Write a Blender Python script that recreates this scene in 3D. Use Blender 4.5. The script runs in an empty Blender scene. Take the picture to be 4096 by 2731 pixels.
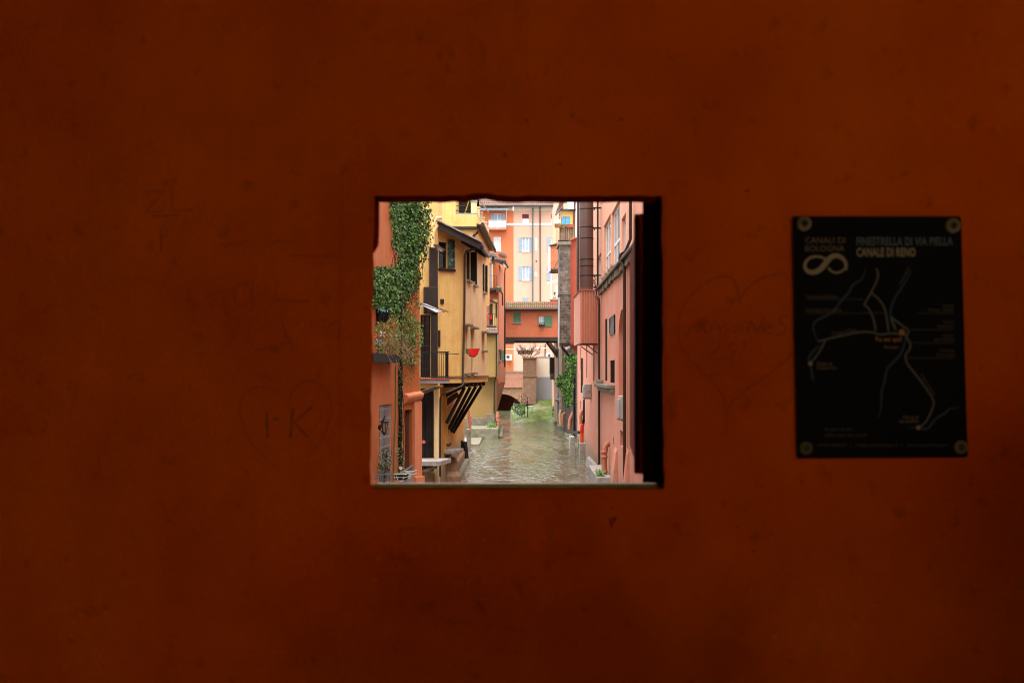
import bpy, bmesh, math, random
from mathutils import Vector, Matrix
import mathutils
R = math.radians
rnd = random.Random(7)
C = bpy.context.scene.collection
scn = bpy.context.scene

# ------------------------------------------------------------------ camera, sky, sun, exposure
# eye level is z = 0, the wall with the little window stands at y = 1.72, the canal runs along +y
FPX, CX0, HZ = 4955.4, 756.6, 935.0
cam = bpy.data.cameras.new('camera'); camo = bpy.data.objects.new('camera', cam); C.objects.link(camo)
camo.location = (0, 0, 0); camo.rotation_euler = (R(90), 0, 0)
cam.lens = 35; cam.sensor_width = 36; cam.shift_y = 0.0307
cam.clip_start = 0.05; cam.clip_end = 3000
cam.dof.use_dof = True; cam.dof.focus_distance = 62; cam.dof.aperture_fstop = 6.3
scn.camera = camo
SUN_EL, SUN_AZ = 74, 184            # azimuth of the light measured from +y towards +x
w = bpy.data.worlds.new('World'); scn.world = w; w.use_nodes = True
nt = w.node_tree; bg = nt.nodes['Background']
sky = nt.nodes.new('ShaderNodeTexSky'); sky.sky_type = 'NISHITA'; sky.sun_disc = False
sky.sun_elevation = R(SUN_EL); sky.sun_rotation = R(SUN_AZ)
sky.air_density = 1.0; sky.dust_density = 4.0; sky.ozone_density = 0.3
# overcast: a bright, slightly uneven cloud layer over most of the sky
tcw = nt.nodes.new('ShaderNodeTexCoord'); nzw = nt.nodes.new('ShaderNodeTexNoise'); nzw.inputs['Scale'].default_value = 2.2; nzw.inputs['Detail'].default_value = 5
nt.links.new(tcw.outputs['Generated'], nzw.inputs['Vector'])
rpw = nt.nodes.new('ShaderNodeMapRange'); rpw.inputs['From Min'].default_value = .3; rpw.inputs['From Max'].default_value = .7; rpw.inputs['To Min'].default_value = 4.0; rpw.inputs['To Max'].default_value = 6.0
nt.links.new(nzw.outputs['Fac'], rpw.inputs['Value'])
mxw = nt.nodes.new('ShaderNodeMix'); mxw.data_type = 'RGBA'; mxw.inputs['Factor'].default_value = .8
nt.links.new(sky.outputs[0], mxw.inputs['A']); nt.links.new(rpw.outputs[0], mxw.inputs['B'])
nt.links.new(mxw.outputs['Result'], bg.inputs[0]); bg.inputs[1].default_value = 0.15
sl = bpy.data.lights.new('sun', 'SUN'); sl.energy = 1.3; sl.angle = R(60); sl.color = (1, .95, .88)
so = bpy.data.objects.new('sun', sl); C.objects.link(so)
sd = Vector((math.sin(R(SUN_AZ))*math.cos(R(SUN_EL)), math.cos(R(SUN_AZ))*math.cos(R(SUN_EL)), math.sin(R(SUN_EL))))
so.rotation_euler = sd.to_track_quat('Z', 'Y').to_euler(); so.location = (0, -20, 40)
vs = scn.view_settings; vs.view_transform = 'Standard'; vs.look = 'None'; vs.gamma = 1; vs.exposure = 2.2
scn.cycles.use_denoising = True; scn.cycles.filter_width = 1.1
scn.cycles.max_bounces = 10; scn.cycles.diffuse_bounces = 6
scn.cycles.sample_clamp_indirect = 6

# ------------------------------------------------------------------ materials
def srgb(r, g, b):
    f = lambda c: (c/255/12.92) if c <= 10 else ((c/255+.055)/1.055)**2.4
    return (f(r), f(g), f(b), 1)
def dk(r, g, b): return tuple(c*.5 for c in srgb(r, g, b)[:3])+(1,)
def plc(r, g, b, k=(.97, 1.16, 1.3)): c = srgb(r, g, b); return tuple(min(.9, c[i]*k[i]) for i in range(3))+(1,)
def mat(name, col, rough=.8, spec=.3, metal=0, vary=.12, scale=3.0, bump=0.0, bscale=40, streak=0.0, stain=None, stain_amt=.5, stain_scale=1.2, tide=None):
    m = bpy.data.materials.new(name); m.use_nodes = True
    n = m.node_tree.nodes; l = m.node_tree.links; b = n['Principled BSDF']
    b.inputs['Roughness'].default_value = rough; b.inputs['Metallic'].default_value = metal
    b.inputs['Specular IOR Level'].default_value = spec
    col = tuple(c*ALB for c in col[:3]) + (1,)
    tc = n.new('ShaderNodeTexCoord')
    nz = n.new('ShaderNodeTexNoise'); nz.inputs['Scale'].default_value = scale; nz.inputs['Detail'].default_value = 6
    l.new(tc.outputs['Object'], nz.inputs['Vector'])
    rp = n.new('ShaderNodeValToRGB'); rp.color_ramp.elements[0].position = .3; rp.color_ramp.elements[1].position = .72
    rp.color_ramp.elements[0].color = tuple(c*(1-vary) for c in col[:3])+(1,)
    rp.color_ramp.elements[1].color = tuple(min(1, c*(1+vary)) for c in col[:3])+(1,)
    l.new(nz.outputs['Fac'], rp.inputs[0]); out = rp.outputs[0]
    if streak:
        mp = n.new('ShaderNodeMapping'); mp.inputs['Scale'].default_value = (9, 9, .5)
        l.new(tc.outputs['Object'], mp.inputs[0])
        ns = n.new('ShaderNodeTexNoise'); ns.inputs['Scale'].default_value = 1.0; ns.inputs['Detail'].default_value = 5
        l.new(mp.outputs[0], ns.inputs['Vector'])
        r2 = n.new('ShaderNodeValToRGB'); r2.color_ramp.elements[0].position = .35; r2.color_ramp.elements[1].position = .62
        k = 1-streak; r2.color_ramp.elements[0].color = (k, k*.97, k*.93, 1); r2.color_ramp.elements[1].color = (1, 1, 1, 1)
        l.new(ns.outputs['Fac'], r2.inputs[0])
        mx = n.new('ShaderNodeMix'); mx.data_type = 'RGBA'; mx.blend_type = 'MULTIPLY'; mx.inputs['Factor'].default_value = 1
        l.new(out, mx.inputs['A']); l.new(r2.outputs[0], mx.inputs['B']); out = mx.outputs['Result']
    if stain is not None:
        stain = tuple(c*ALB for c in stain[:3])
        n3 = n.new('ShaderNodeTexNoise'); n3.inputs['Scale'].default_value = stain_scale; n3.inputs['Detail'].default_value = 8
        n3.inputs['Roughness'].default_value = .65
        l.new(tc.outputs['Object'], n3.inputs['Vector'])
        r3 = n.new('ShaderNodeValToRGB'); r3.color_ramp.elements[0].position = .5; r3.color_ramp.elements[1].position = .62
        r3.color_ramp.elements[0].color = (0, 0, 0, 1); r3.color_ramp.elements[1].color = (stain_amt,)*3+(1,)
        l.new(n3.outputs['Fac'], r3.inputs[0])
        mx = n.new('ShaderNodeMix'); mx.data_type = 'RGBA'; l.new(r3.outputs[0], mx.inputs['Factor'])
        l.new(out, mx.inputs['A']); mx.inputs['B'].default_value = tuple(stain[:3])+(1,); out = mx.outputs['Result']
    if tide:
        sx = n.new('ShaderNodeSeparateXYZ'); l.new(tc.outputs['Object'], sx.inputs[0])
        n4 = n.new('ShaderNodeTexNoise'); n4.inputs['Scale'].default_value = 1.6; n4.inputs['Detail'].default_value = 7; n4.inputs['Roughness'].default_value = .7; l.new(tc.outputs['Object'], n4.inputs['Vector'])
        ad = n.new('ShaderNodeMath'); ad.operation = 'MULTIPLY_ADD'; ad.inputs[1].default_value = -2.6; l.new(n4.outputs['Fac'], ad.inputs[0]); l.new(sx.outputs['Z'], ad.inputs[2])
        mr = n.new('ShaderNodeMapRange'); mr.inputs['From Min'].default_value = tide-1.3; mr.inputs['From Max'].default_value = tide-.7; mr.inputs['To Min'].default_value = .8; mr.inputs['To Max'].default_value = 0; l.new(ad.outputs[0], mr.inputs['Value'])
        mx = n.new('ShaderNodeMix'); mx.data_type = 'RGBA'; l.new(mr.outputs[0], mx.inputs['Factor']); l.new(out, mx.inputs['A']); mx.inputs['B'].default_value = (.20, .165, .11, 1); out = mx.outputs['Result']
    l.new(out, b.inputs['Base Color'])
    if bump:
        nb = n.new('ShaderNodeTexNoise'); nb.inputs['Scale'].default_value = bscale; nb.inputs['Detail'].default_value = 5
        l.new(tc.outputs['Object'], nb.inputs['Vector'])
        bp = n.new('ShaderNodeBump'); bp.inputs['Strength'].default_value = bump; bp.inputs['Distance'].default_value = .02
        l.new(nb.outputs['Fac'], bp.inputs['Height']); l.new(bp.outputs[0], b.inputs['Normal'])
    return m
def brick_mat(name, c1, c2, mortar, bw=.28, bh=.075, msize=.012, stain=None, stain_amt=.7, rough=.9):
    m = bpy.data.materials.new(name); m.use_nodes = True
    n = m.node_tree.nodes; l = m.node_tree.links; b = n['Principled BSDF']; b.inputs['Roughness'].default_value = rough
    c1, c2, mortar = [tuple(c*ALB for c in q[:3]) for q in (c1, c2, mortar)]; stain = tuple(c*ALB for c in stain[:3]) if stain else None
    uv = n.new('ShaderNodeUVMap'); bt = n.new('ShaderNodeTexBrick')
    bt.inputs['Scale'].default_value = 1; bt.inputs['Brick Width'].default_value = bw; bt.inputs['Row Height'].default_value = bh
    bt.inputs['Mortar Size'].default_value = msize; bt.inputs['Bias'].default_value = 0.1
    bt.inputs['Color1'].default_value = tuple(c1[:3])+(1,); bt.inputs['Color2'].default_value = tuple(c2[:3])+(1,); bt.inputs['Mortar'].default_value = tuple(mortar[:3])+(1,)
    l.new(uv.outputs[0], bt.inputs['Vector']); out = bt.outputs['Color']
    tc = n.new('ShaderNodeTexCoord'); nz = n.new('ShaderNodeTexNoise'); nz.inputs['Scale'].default_value = 1.6; nz.inputs['Detail'].default_value = 9
    nz.inputs['Roughness'].default_value = .7
    l.new(tc.outputs['Object'], nz.inputs['Vector'])
    rp = n.new('ShaderNodeValToRGB'); rp.color_ramp.elements[0].position = .42; rp.color_ramp.elements[1].position = .62
    rp.color_ramp.elements[0].color = (0, 0, 0, 1); rp.color_ramp.elements[1].color = (stain_amt,)*3+(1,)
    l.new(nz.outputs['Fac'], rp.inputs[0])
    mx = n.new('ShaderNodeMix'); mx.data_type = 'RGBA'; l.new(rp.outputs[0], mx.inputs['Factor']); l.new(out, mx.inputs['A'])
    mx.inputs['B'].default_value = tuple((stain or mortar)[:3])+(1,)
    l.new(mx.outputs['Result'], b.inputs['Base Color'])
    bp = n.new('ShaderNodeBump'); bp.inputs['Strength'].default_value = .6; bp.inputs['Distance'].default_value = .02
    l.new(bt.outputs['Fac'], bp.inputs['Height']); bp.invert = True; l.new(bp.outputs[0], b.inputs['Normal'])
    return m
def leaf_mat(name, cols, rough=.5, spec=.22):
    m = bpy.data.materials.new(name); m.use_nodes = True
    n = m.node_tree.nodes; l = m.node_tree.links; b = n['Principled BSDF']; b.inputs['Roughness'].default_value = rough
    b.inputs['Specular IOR Level'].default_value = spec
    g = n.new('ShaderNodeNewGeometry'); rp = n.new('ShaderNodeValToRGB'); cr = rp.color_ramp
    for i, c in enumerate(cols):
        e = cr.elements[i] if i < 2 else cr.elements.new(i/(len(cols)-1))
        e.position = i/(len(cols)-1); e.color = tuple(q*ALB for q in c)+(1,)
    l.new(g.outputs['Random Per Island'], rp.inputs[0]); l.new(rp.outputs[0], b.inputs['Base Color'])
    return m
def glass_mat(name, col, rough=.08):
    return mat(name, col, rough=rough, spec=.9, vary=.25, scale=.8)

M = {}
ALB = .74           # all outdoor paints a little under their picture values
M['yellow'] = mat('yellow_plaster', plc(240, 190, 106, (1.0, 1.10, 1.35)), vary=.06, scale=1.2, bump=.15, streak=.10, stain=srgb(200, 140, 70), stain_amt=.35)
M['yellow_side'] = mat('peach_plaster', (.88, .66, .36), vary=.05, scale=1.0, bump=.15, streak=.10, stain=srgb(205, 140, 80), stain_amt=.3)
M['pale_yellow'] = mat('pale_yellow_plaster', plc(240, 205, 140, (.95,1.05,1.3)), vary=.06, bump=.12, streak=.12)
M['ochre'] = mat('ochre_plaster', plc(206, 164, 88, (.62,.66,.85)), vary=.07, scale=.8, bump=.12, streak=.08)
M['deep_yellow'] = mat('deep_yellow_plaster', plc(226, 158, 60, (.9,1.0,1.2)), vary=.12, bump=.2, streak=.15, stain=srgb(140, 90, 50), stain_amt=.6, tide=.9)
M['orange_house'] = mat('orange_plaster', (.52, .155, .045), vary=.1, scale=1.0, bump=.2, streak=.14, stain=srgb(190, 80, 38), stain_amt=.5)
M['orange_pale'] = mat('salmon_plaster', plc(226, 128, 84, (.93,1.15,1.4)), vary=.08, bump=.15, streak=.1)
M['brick_red'] = mat('brick_red_plaster', plc(214, 106, 66, (.85,1.22,1.5)), vary=.08, scale=.6, bump=.12, streak=.08, stain=srgb(190, 84, 52), stain_amt=.5, stain_scale=.5)
M['pink'] = mat('pink_plaster', plc(224, 132, 98, (.98, 1.34, 1.75)), vary=.05, scale=.7, bump=.15, streak=.14, stain=srgb(205, 112, 78), stain_amt=.4, stain_scale=.6, tide=.75)
M['pink_metal'] = mat('pink_sheet_metal', plc(222, 128, 98, (1.0, 1.25, 1.4)), rough=.55, vary=.05, streak=.08)
M['pink_light'] = mat('light_pink_plaster', plc(238, 160, 128, (1.05,1.25,1.35)), vary=.05, scale=.7, bump=.15, streak=.14)
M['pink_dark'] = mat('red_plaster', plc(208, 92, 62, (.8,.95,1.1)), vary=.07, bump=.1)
M['far_pale'] = mat('pale_pink_plaster', srgb(226, 178, 154), vary=.03, scale=.4)
M['far_orange'] = mat('bright_orange_plaster', srgb(214, 118, 76), vary=.04, scale=.3, stain=srgb(216, 128, 80), stain_amt=.5, stain_scale=.3)
M['white'] = mat('white_paint', (.8, .79, .76), vary=.05)
M['cream'] = mat('cream_plaster', srgb(238, 228, 208), vary=.03, scale=.5)
M['grey_plaster'] = mat('grey_plaster', srgb(164, 166, 172), vary=.05, scale=.5)
M['dark_wood'] = mat('dark_wood', dk(48, 36, 28), vary=.4, scale=5, bump=.3, streak=.3)
M['black_wood'] = mat('black_wood', dk(30, 22, 17), vary=.4, scale=6, bump=.3, streak=.2)
M['beam'] = mat('old_beam', dk(84, 62, 46), vary=.4, scale=4, bump=.6, bscale=12)
M['plank'] = mat('weathered_plank', srgb(138, 110, 96), vary=.35, scale=3, bump=.4, streak=.4)
M['casing'] = mat('brown_sheet_metal', dk(68, 52, 44), rough=.5, vary=.15, streak=.12)
M['steel_brown'] = mat('brown_steel', srgb(92, 66, 58), rough=.38, spec=.5, vary=.08, metal=.2)
M['pipe_brown'] = mat('brown_pipe', dk(96, 68, 54), rough=.45, vary=.15, metal=.2)
M['pipe_dark'] = mat('dark_pipe', dk(58, 52, 50), rough=.45, vary=.15, metal=.3)
M['pipe_blue'] = mat('blue_grey_pipe', srgb(84, 108, 114), rough=.45, vary=.15)
M['pipe_yellow'] = mat('pale_yellow_pipe', srgb(240, 204, 142), rough=.5, vary=.06)
M['pipe_clay'] = mat('clay_pipe', srgb(188, 116, 90), rough=.5, vary=.1)
M['pipe_orange'] = mat('orange_plastic_pipe', srgb(232, 92, 34), rough=.35, vary=.06)
M['pipe_red'] = mat('red_plastic_pipe', srgb(205, 45, 30), rough=.35, vary=.06)
M['green_dark'] = mat('dark_green_paint', dk(42, 54, 38), rough=.5, vary=.25, scale=8, streak=.2)
M['green_worn'] = mat('worn_green_paint', srgb(52, 88, 78), rough=.55, vary=.25, scale=6, streak=.3, stain=srgb(150, 165, 150), stain_amt=.8, stain_scale=9)
M['green'] = mat('green_paint', srgb(82, 128, 96), rough=.5, vary=.12, scale=4)
M['green_deep'] = mat('bottle_green_paint', srgb(40, 96, 56), rough=.5, vary=.12)
M['blue_shutter'] = mat('blue_grey_shutter', srgb(164, 178, 196), rough=.6, vary=.08)
M['blue'] = mat('light_blue_paint', srgb(112, 188, 220), rough=.6, vary=.12)
M['blue_door'] = mat('grey_blue_door', srgb(150, 170, 190), rough=.6, vary=.1)
M['glass'] = glass_mat('window_glass', srgb(120, 140, 150))
M['glass_dark'] = glass_mat('dark_glass', dk(34, 34, 34))
M['glass_pale'] = glass_mat('pale_glass', srgb(205, 222, 232), .15)
M['curtain'] = mat('dim_curtain', srgb(172, 188, 202), vary=.15, scale=6)
M['dark'] = mat('dark_interior', dk(22, 18, 16), vary=.3)
M['iron'] = mat('black_iron', dk(36, 33, 32), rough=.5, vary=.3, metal=.4)
M['rust'] = mat('rusty_iron', srgb(110, 66, 48), rough=.8, vary=.3)
M['zinc'] = mat('grey_metal', srgb(172, 172, 176), rough=.45, vary=.12, metal=.2)
M['metal_box'] = mat('beige_grey_casing', srgb(186, 180, 170), rough=.5, vary=.06)
M['metal_box_dark'] = mat('dark_grille', srgb(90, 86, 82), rough=.6, vary=.1)
M['concrete'] = mat('concrete', srgb(164, 156, 150), vary=.2, scale=5, bump=.4, stain=srgb(90, 84, 78), stain_amt=.5, stain_scale=3)
M['stone'] = mat('old_stone', srgb(128, 118, 104), vary=.3, scale=4, bump=.8, bscale=10, stain=srgb(86, 98, 50), stain_amt=.6, stain_scale=1.5)
M['stone_brown'] = mat('brown_stone', srgb(146, 112, 82), vary=.3, scale=3, bump=.8, bscale=9)
M['mossy_stone'] = mat('mossy_stone', srgb(132, 124, 108), vary=.3, scale=3, bump=.8, bscale=8, stain=srgb(84, 112, 36), stain_amt=.95, stain_scale=.9)
M['brick'] = brick_mat('old_brick', srgb(158, 112, 88), srgb(126, 90, 70), srgb(150, 128, 108), stain=srgb(112, 92, 60), bh=.11, bw=.34)
M['brick_orange'] = brick_mat('orange_brick', srgb(212, 120, 72), srgb(190, 100, 60), srgb(190, 160, 140), stain=srgb(176, 112, 80), bh=.16, bw=.42, stain_amt=.4)
M['block'] = brick_mat('sooty_block', srgb(150, 130, 114), srgb(100, 86, 76), srgb(110, 98, 88), bw=.42, bh=.24, msize=.02, stain=srgb(58, 50, 44), stain_amt=.85)
M['block_dark'] = brick_mat('dark_block', srgb(112, 94, 80), srgb(70, 58, 50), srgb(128, 114, 102), bw=.40, bh=.22, msize=.02, stain=srgb(48, 40, 34), stain_amt=.85)
M['brick_pink'] = brick_mat('pink_brick', srgb(186, 124, 98), srgb(160, 104, 84), srgb(170, 136, 116), stain=srgb(150, 112, 90), bh=.16, bw=.5, stain_amt=.4)
M['tile'] = mat('roof_tile', srgb(136, 94, 76), vary=.4, scale=6, bump=.3, stain=srgb(84, 104, 30), stain_amt=1.0, stain_scale=.9)
M['tile_plain'] = mat('plain_roof_tile', srgb(132, 100, 88), vary=.4, scale=5, bump=.3, stain=srgb(96, 84, 76), stain_amt=.6)
M['terracotta'] = mat('terracotta', srgb(178, 92, 66), vary=.15)
M['red_cloth'] = mat('red_cloth', srgb(224, 22, 18), rough=.7, vary=.05)
M['green_cloth'] = mat('green_cloth', srgb(40, 120, 70), rough=.7, vary=.1)
M['black_cloth'] = mat('black_cloth', dk(44, 40, 38), rough=.9, vary=.2)
M['blind'] = mat('wine_red_blind', srgb(120, 44, 50), vary=.12)
M['skin'] = mat('skin', srgb(210, 160, 130), vary=.04)
M['hair'] = mat('dark_hair', srgb(36, 28, 24), vary=.2)
M['shirt'] = mat('pale_shirt', srgb(214, 206, 196), vary=.06)
M['pigeon'] = mat('pigeon_grey', srgb(62, 64, 72), vary=.25, scale=20)
M['pink_flower'] = mat('pink_globe', srgb(226, 150, 138), vary=.1)
M['ivy'] = leaf_mat('ivy_leaf', [(.012, .03, .007), (.025, .07, .010), (.055, .14, .018), (.16, .31, .055), (.022, .06, .010), (.03, .08, .012)])
M['shrub'] = leaf_mat('shrub_leaf', [(.03, .07, .012), (.09, .19, .03), (.20, .32, .06), (.04, .06, .018)])
M['ivy_bright'] = leaf_mat('bright_ivy_leaf', [(.04, .10, .015), (.09, .2, .03), (.16, .3, .06), (.05, .13, .02)])
M['dry_leaf'] = leaf_mat('dusty_leaf', [(.10, .14, .07), (.25, .24, .18), (.07, .12, .05), (.20, .18, .13)])
M['twig'] = mat('twig', srgb(104, 78, 62), vary=.25)
M['twig_pale'] = mat('pale_twig', srgb(150, 122, 92), vary=.2)
M['stem_dark'] = mat('dark_stem', dk(52, 40, 30), vary=.3)
M['copper'] = mat('terracotta_dish', srgb(190, 118, 96), vary=.1)
def wall_paint():
    m = bpy.data.materials.new('burnt_orange_wall_paint'); m.use_nodes = True
    n = m.node_tree.nodes; l = m.node_tree.links; b = n['Principled BSDF']
    b.inputs['Roughness'].default_value = .7; b.inputs['Specular IOR Level'].default_value = .0
    tc = n.new('ShaderNodeTexCoord')
    def noise(scale, detail=5, rough=.55):
        z = n.new('ShaderNodeTexNoise'); z.inputs['Scale'].default_value = scale; z.inputs['Detail'].default_value = detail
        z.inputs['Roughness'].default_value = rough; l.new(tc.outputs['Object'], z.inputs['Vector']); return z.outputs['Fac']
    def ramp(src, p0, c0, p1, c1):
        r = n.new('ShaderNodeValToRGB'); e = r.color_ramp.elements
        e[0].position = p0; e[0].color = c0; e[1].position = p1; e[1].color = c1; l.new(src, r.inputs[0]); return r.outputs[0]
    base = ramp(noise(1.1, 3), .3, (.67, .076, .0009, 1), .7, (.73, .116, .0018, 1))
    blot = ramp(noise(4.5, 7, .62), .36, (.87, .82, .78, 1), .60, (1.02, 1.02, 1.02, 1))
    spk = ramp(noise(23, 4), .28, (.72, .7, .7, 1), .40, (1, 1, 1, 1))
    o = base
    # uneven darker patch on the wall below the opening
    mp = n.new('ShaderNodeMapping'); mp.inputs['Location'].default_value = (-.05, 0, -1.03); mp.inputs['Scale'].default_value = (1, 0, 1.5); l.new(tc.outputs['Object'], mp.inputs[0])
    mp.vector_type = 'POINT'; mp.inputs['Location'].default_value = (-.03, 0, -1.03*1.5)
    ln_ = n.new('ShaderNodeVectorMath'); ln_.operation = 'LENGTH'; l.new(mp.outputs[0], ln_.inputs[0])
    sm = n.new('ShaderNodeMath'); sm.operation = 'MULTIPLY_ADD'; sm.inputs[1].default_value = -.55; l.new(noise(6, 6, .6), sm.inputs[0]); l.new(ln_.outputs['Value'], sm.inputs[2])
    dark_patch = ramp(sm.outputs[0], 0.0, (.66, .62, .60, 1), .30, (1, 1, 1, 1))
    for q in (blot, spk, dark_patch):
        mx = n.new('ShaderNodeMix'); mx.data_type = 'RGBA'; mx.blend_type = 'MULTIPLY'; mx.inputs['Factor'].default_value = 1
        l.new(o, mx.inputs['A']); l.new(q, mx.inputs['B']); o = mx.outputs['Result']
    l.new(o, b.inputs['Base Color'])
    add = n.new('ShaderNodeMath'); add.operation = 'MULTIPLY_ADD'; add.inputs[1].default_value = .35
    l.new(noise(160, 3), add.inputs[0]); l.new(noise(9, 6, .6), add.inputs[2])
    bp = n.new('ShaderNodeBump'); bp.inputs['Strength'].default_value = .7; bp.inputs['Distance'].default_value = .012
    l.new(add.outputs[0], bp.inputs['Height']); l.new(bp.outputs[0], b.inputs['Normal'])
    return m
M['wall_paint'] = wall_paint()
M['pencil'] = mat('pencil_mark', (.42, .06, .002), vary=.3, scale=60)
M['pencil_faint'] = mat('faint_pencil_mark', (.60, .080, .0015), vary=.25, scale=60)
M['rubbed'] = mat('rubbed_pencil_mark', (.66, .082, .001), vary=.2, scale=60)
M['red_mark'] = mat('red_mark', (.36, .012, .003), vary=.2)
M['sign_black'] = mat('black_sign_panel', (.006, .006, .005), rough=.6, vary=.15, spec=.06)
M['sign_cream'] = mat('cream_print', (.48, .36, .19), vary=.08)
M['sign_tan'] = mat('tan_print', (.30, .20, .10), vary=.08)
M['sign_dim'] = mat('dim_print', (.21, .15, .08), vary=.08)
M['sign_teal'] = mat('teal_print', (.15, .20, .17), vary=.08)
M['sign_blue'] = mat('blue_line_print', (.05, .085, .11), vary=.1)
M['sign_road'] = mat('grey_line_print', (.23, .20, .13), vary=.08)
M['sign_orange'] = mat('orange_print', (.62, .22, .02), vary=.05)
M['screw'] = mat('brass_washer', (.30, .20, .075), rough=.4, vary=.12, metal=.3)
M['screw_old'] = mat('tarnished_washer', (.17, .11, .03), rough=.5, vary=.2)
M['screw_ring'] = mat('shaded_brass', (.11, .075, .025), rough=.5, vary=.2)  # brass darkened to stand for shade in the screw recess
M['shutter_wood'] = mat('brown_painted_wood', srgb(136, 90, 66), vary=.08, streak=.1)
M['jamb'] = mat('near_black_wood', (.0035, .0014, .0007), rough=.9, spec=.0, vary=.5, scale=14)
M['sill'] = mat('pale_sill', (.40, .32, .26), vary=.2, scale=20)
M['paving'] = mat('portico_paving', srgb(196, 180, 160), vary=.1)
M['asphalt'] = mat('stone_paved_street', (.30, .28, .25), vary=.15)
M['ceil'] = mat('portico_ceiling_plaster', srgb(120, 96, 76), vary=.05)
M['added_shade_wall'] = mat('dark_brown_plaster', (.03, .013, .007), vary=.1)  # kept dark so the added wall and pilaster bounce little light
M['ground'] = mat('ground_earth', srgb(120, 105, 85), vary=.2, scale=.2)

# ------------------------------------------------------------------ mesh builder
class MB:
    def __init__(s): s.v = []; s.f = []
    def poly(s, pts):
        i = len(s.v); s.v += [Vector(p) for p in pts]; s.f.append(tuple(range(i, i+len(pts))))
    def box8(s, p):      # p: 4 bottom (ccw from above) then 4 top
        i = len(s.v); s.v += [Vector(q) for q in p]
        for f in ((3, 2, 1, 0), (4, 5, 6, 7), (0, 1, 5, 4), (1, 2, 6, 5), (2, 3, 7, 6), (3, 0, 4, 7)): s.f.append(tuple(i+k for k in f))
    def box(s, x0, x1, y0, y1, z0, z1):
        s.box8([(x0, y0, z0), (x1, y0, z0), (x1, y1, z0), (x0, y1, z0), (x0, y0, z1), (x1, y0, z1), (x1, y1, z1), (x0, y1, z1)])
    def fbox(s, F, u0, u1, w0, w1, z0, z1):      # w is the distance out of the facade, w0 < w1
        s.box8([F.P(u0, w1, z0), F.P(u1, w1, z0), F.P(u1, w0, z0), F.P(u0, w0, z0), F.P(u0, w1, z1), F.P(u1, w1, z1), F.P(u1, w0, z1), F.P(u0, w0, z1)])
    def bar(s, a, b, wx, wz, up=(0, 0, 1)):      # rectangular bar between two points
        a, b = Vector(a), Vector(b); d = (b-a).normalized(); sd = d.cross(Vector(up))
        if sd.length < 1e-4: sd = d.cross(Vector((1, 0, 0)))
        sd.normalize(); u = sd.cross(d).normalized(); p = []
        for q in (a, b):
            for (i, j) in ((-1, -1), (1, -1), (1, 1), (-1, 1)): p.append(q+sd*i*wx/2+u*j*wz/2)
        i = len(s.v); s.v += p
        for f in ((0, 3, 2, 1), (4, 5, 6, 7), (0, 1, 5, 4), (1, 2, 6, 5), (2, 3, 7, 6), (3, 0, 4, 7)): s.f.append(tuple(i+k for k in f))
    def tube(s, pts, r, n=8, r2=None):
        pts = [Vector(p) for p in pts]; i0 = len(s.v); m = len(pts); pu = None
        for k, p in enumerate(pts):
            d = (pts[min(k+1, m-1)]-pts[max(k-1, 0)]).normalized()
            if pu is None:
                pu = d.cross(Vector((0, 0, 1)));
                if pu.length < 1e-3: pu = d.cross(Vector((1, 0, 0)))
            else: pu = pu-d*pu.dot(d)
            pu.normalize(); pv = d.cross(pu)
            rr = r if r2 is None else r+(r2-r)*k/(m-1)
            for j in range(n):
                a = 2*math.pi*j/n; s.v.append(p+pu*math.cos(a)*rr+pv*math.sin(a)*rr)
        for k in range(m-1):
            for j in range(n):
                a = i0+k*n+j; b = i0+k*n+(j+1) % n; s.f.append((a, b, b+n, a+n))
        s.f.append(tuple(i0+j for j in reversed(range(n)))); s.f.append(tuple(i0+(m-1)*n+j for j in range(n)))
    def lathe(s, c, prof, n=14, ax=(0, 0, 1)):
        c = Vector(c); q = Vector((0, 0, 1)).rotation_difference(Vector(ax).normalized()); i0 = len(s.v); m = len(prof)
        for (r, h) in prof:
            for j in range(n):
                a = 2*math.pi*j/n; s.v.append(c+q @ Vector((r*math.cos(a), r*math.sin(a), h)))
        for k in range(m-1):
            for j in range(n):
                a = i0+k*n+j; b = i0+k*n+(j+1) % n; s.f.append((a, b, b+n, a+n))
        s.f.append(tuple(i0+j for j in reversed(range(n)))); s.f.append(tuple(i0+(m-1)*n+j for j in range(n)))
    def ball(s, c, r, n=10, sc=(1, 1, 1)):
        i0 = len(s.v); m = max(4, n//2+1)
        s.lathe((0, 0, 0), [(r*max(.02, math.sin(math.pi*k/(m-1))), -r*math.cos(math.pi*k/(m-1))) for k in range(m)], n)
        for k in range(i0, len(s.v)): s.v[k] = Vector(c)+Vector((s.v[k].x*sc[0], s.v[k].y*sc[1], s.v[k].z*sc[2]))
    def build(s, name, m, parent=None, smooth=False, bevel=0):
        L = parent_loc(parent) if parent else Vector((0, 0, 0))
        me = bpy.data.meshes.new(name); me.from_pydata([v-L for v in s.v], [], s.f); me.update()
        uv = me.uv_layers.new(name='UVMap')
        for p in me.polygons:
            nn = p.normal
            if abs(nn.z) > .8: t, b2 = Vector((1, 0, 0)), Vector((0, 1, 0))
            else:
                t = Vector((0, 0, 1)).cross(nn); t.normalize(); b2 = Vector((0, 0, 1))
            for li in p.loop_indices:
                co = me.vertices[me.loops[li].vertex_index].co; uv.data[li].uv = (co.dot(t), co.dot(b2))
        if smooth:
            me.polygons.foreach_set('use_smooth', [True]*len(me.polygons)); me.set_sharp_from_angle(angle=R(40))
        me.materials.append(m); o = bpy.data.objects.new(name, me); C.objects.link(o)
        if parent: o.parent = parent
        if bevel:
            bv = o.modifiers.new('bevel', 'BEVEL'); bv.width = bevel; bv.segments = 2; bv.limit_method = 'ANGLE'
        return o
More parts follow.
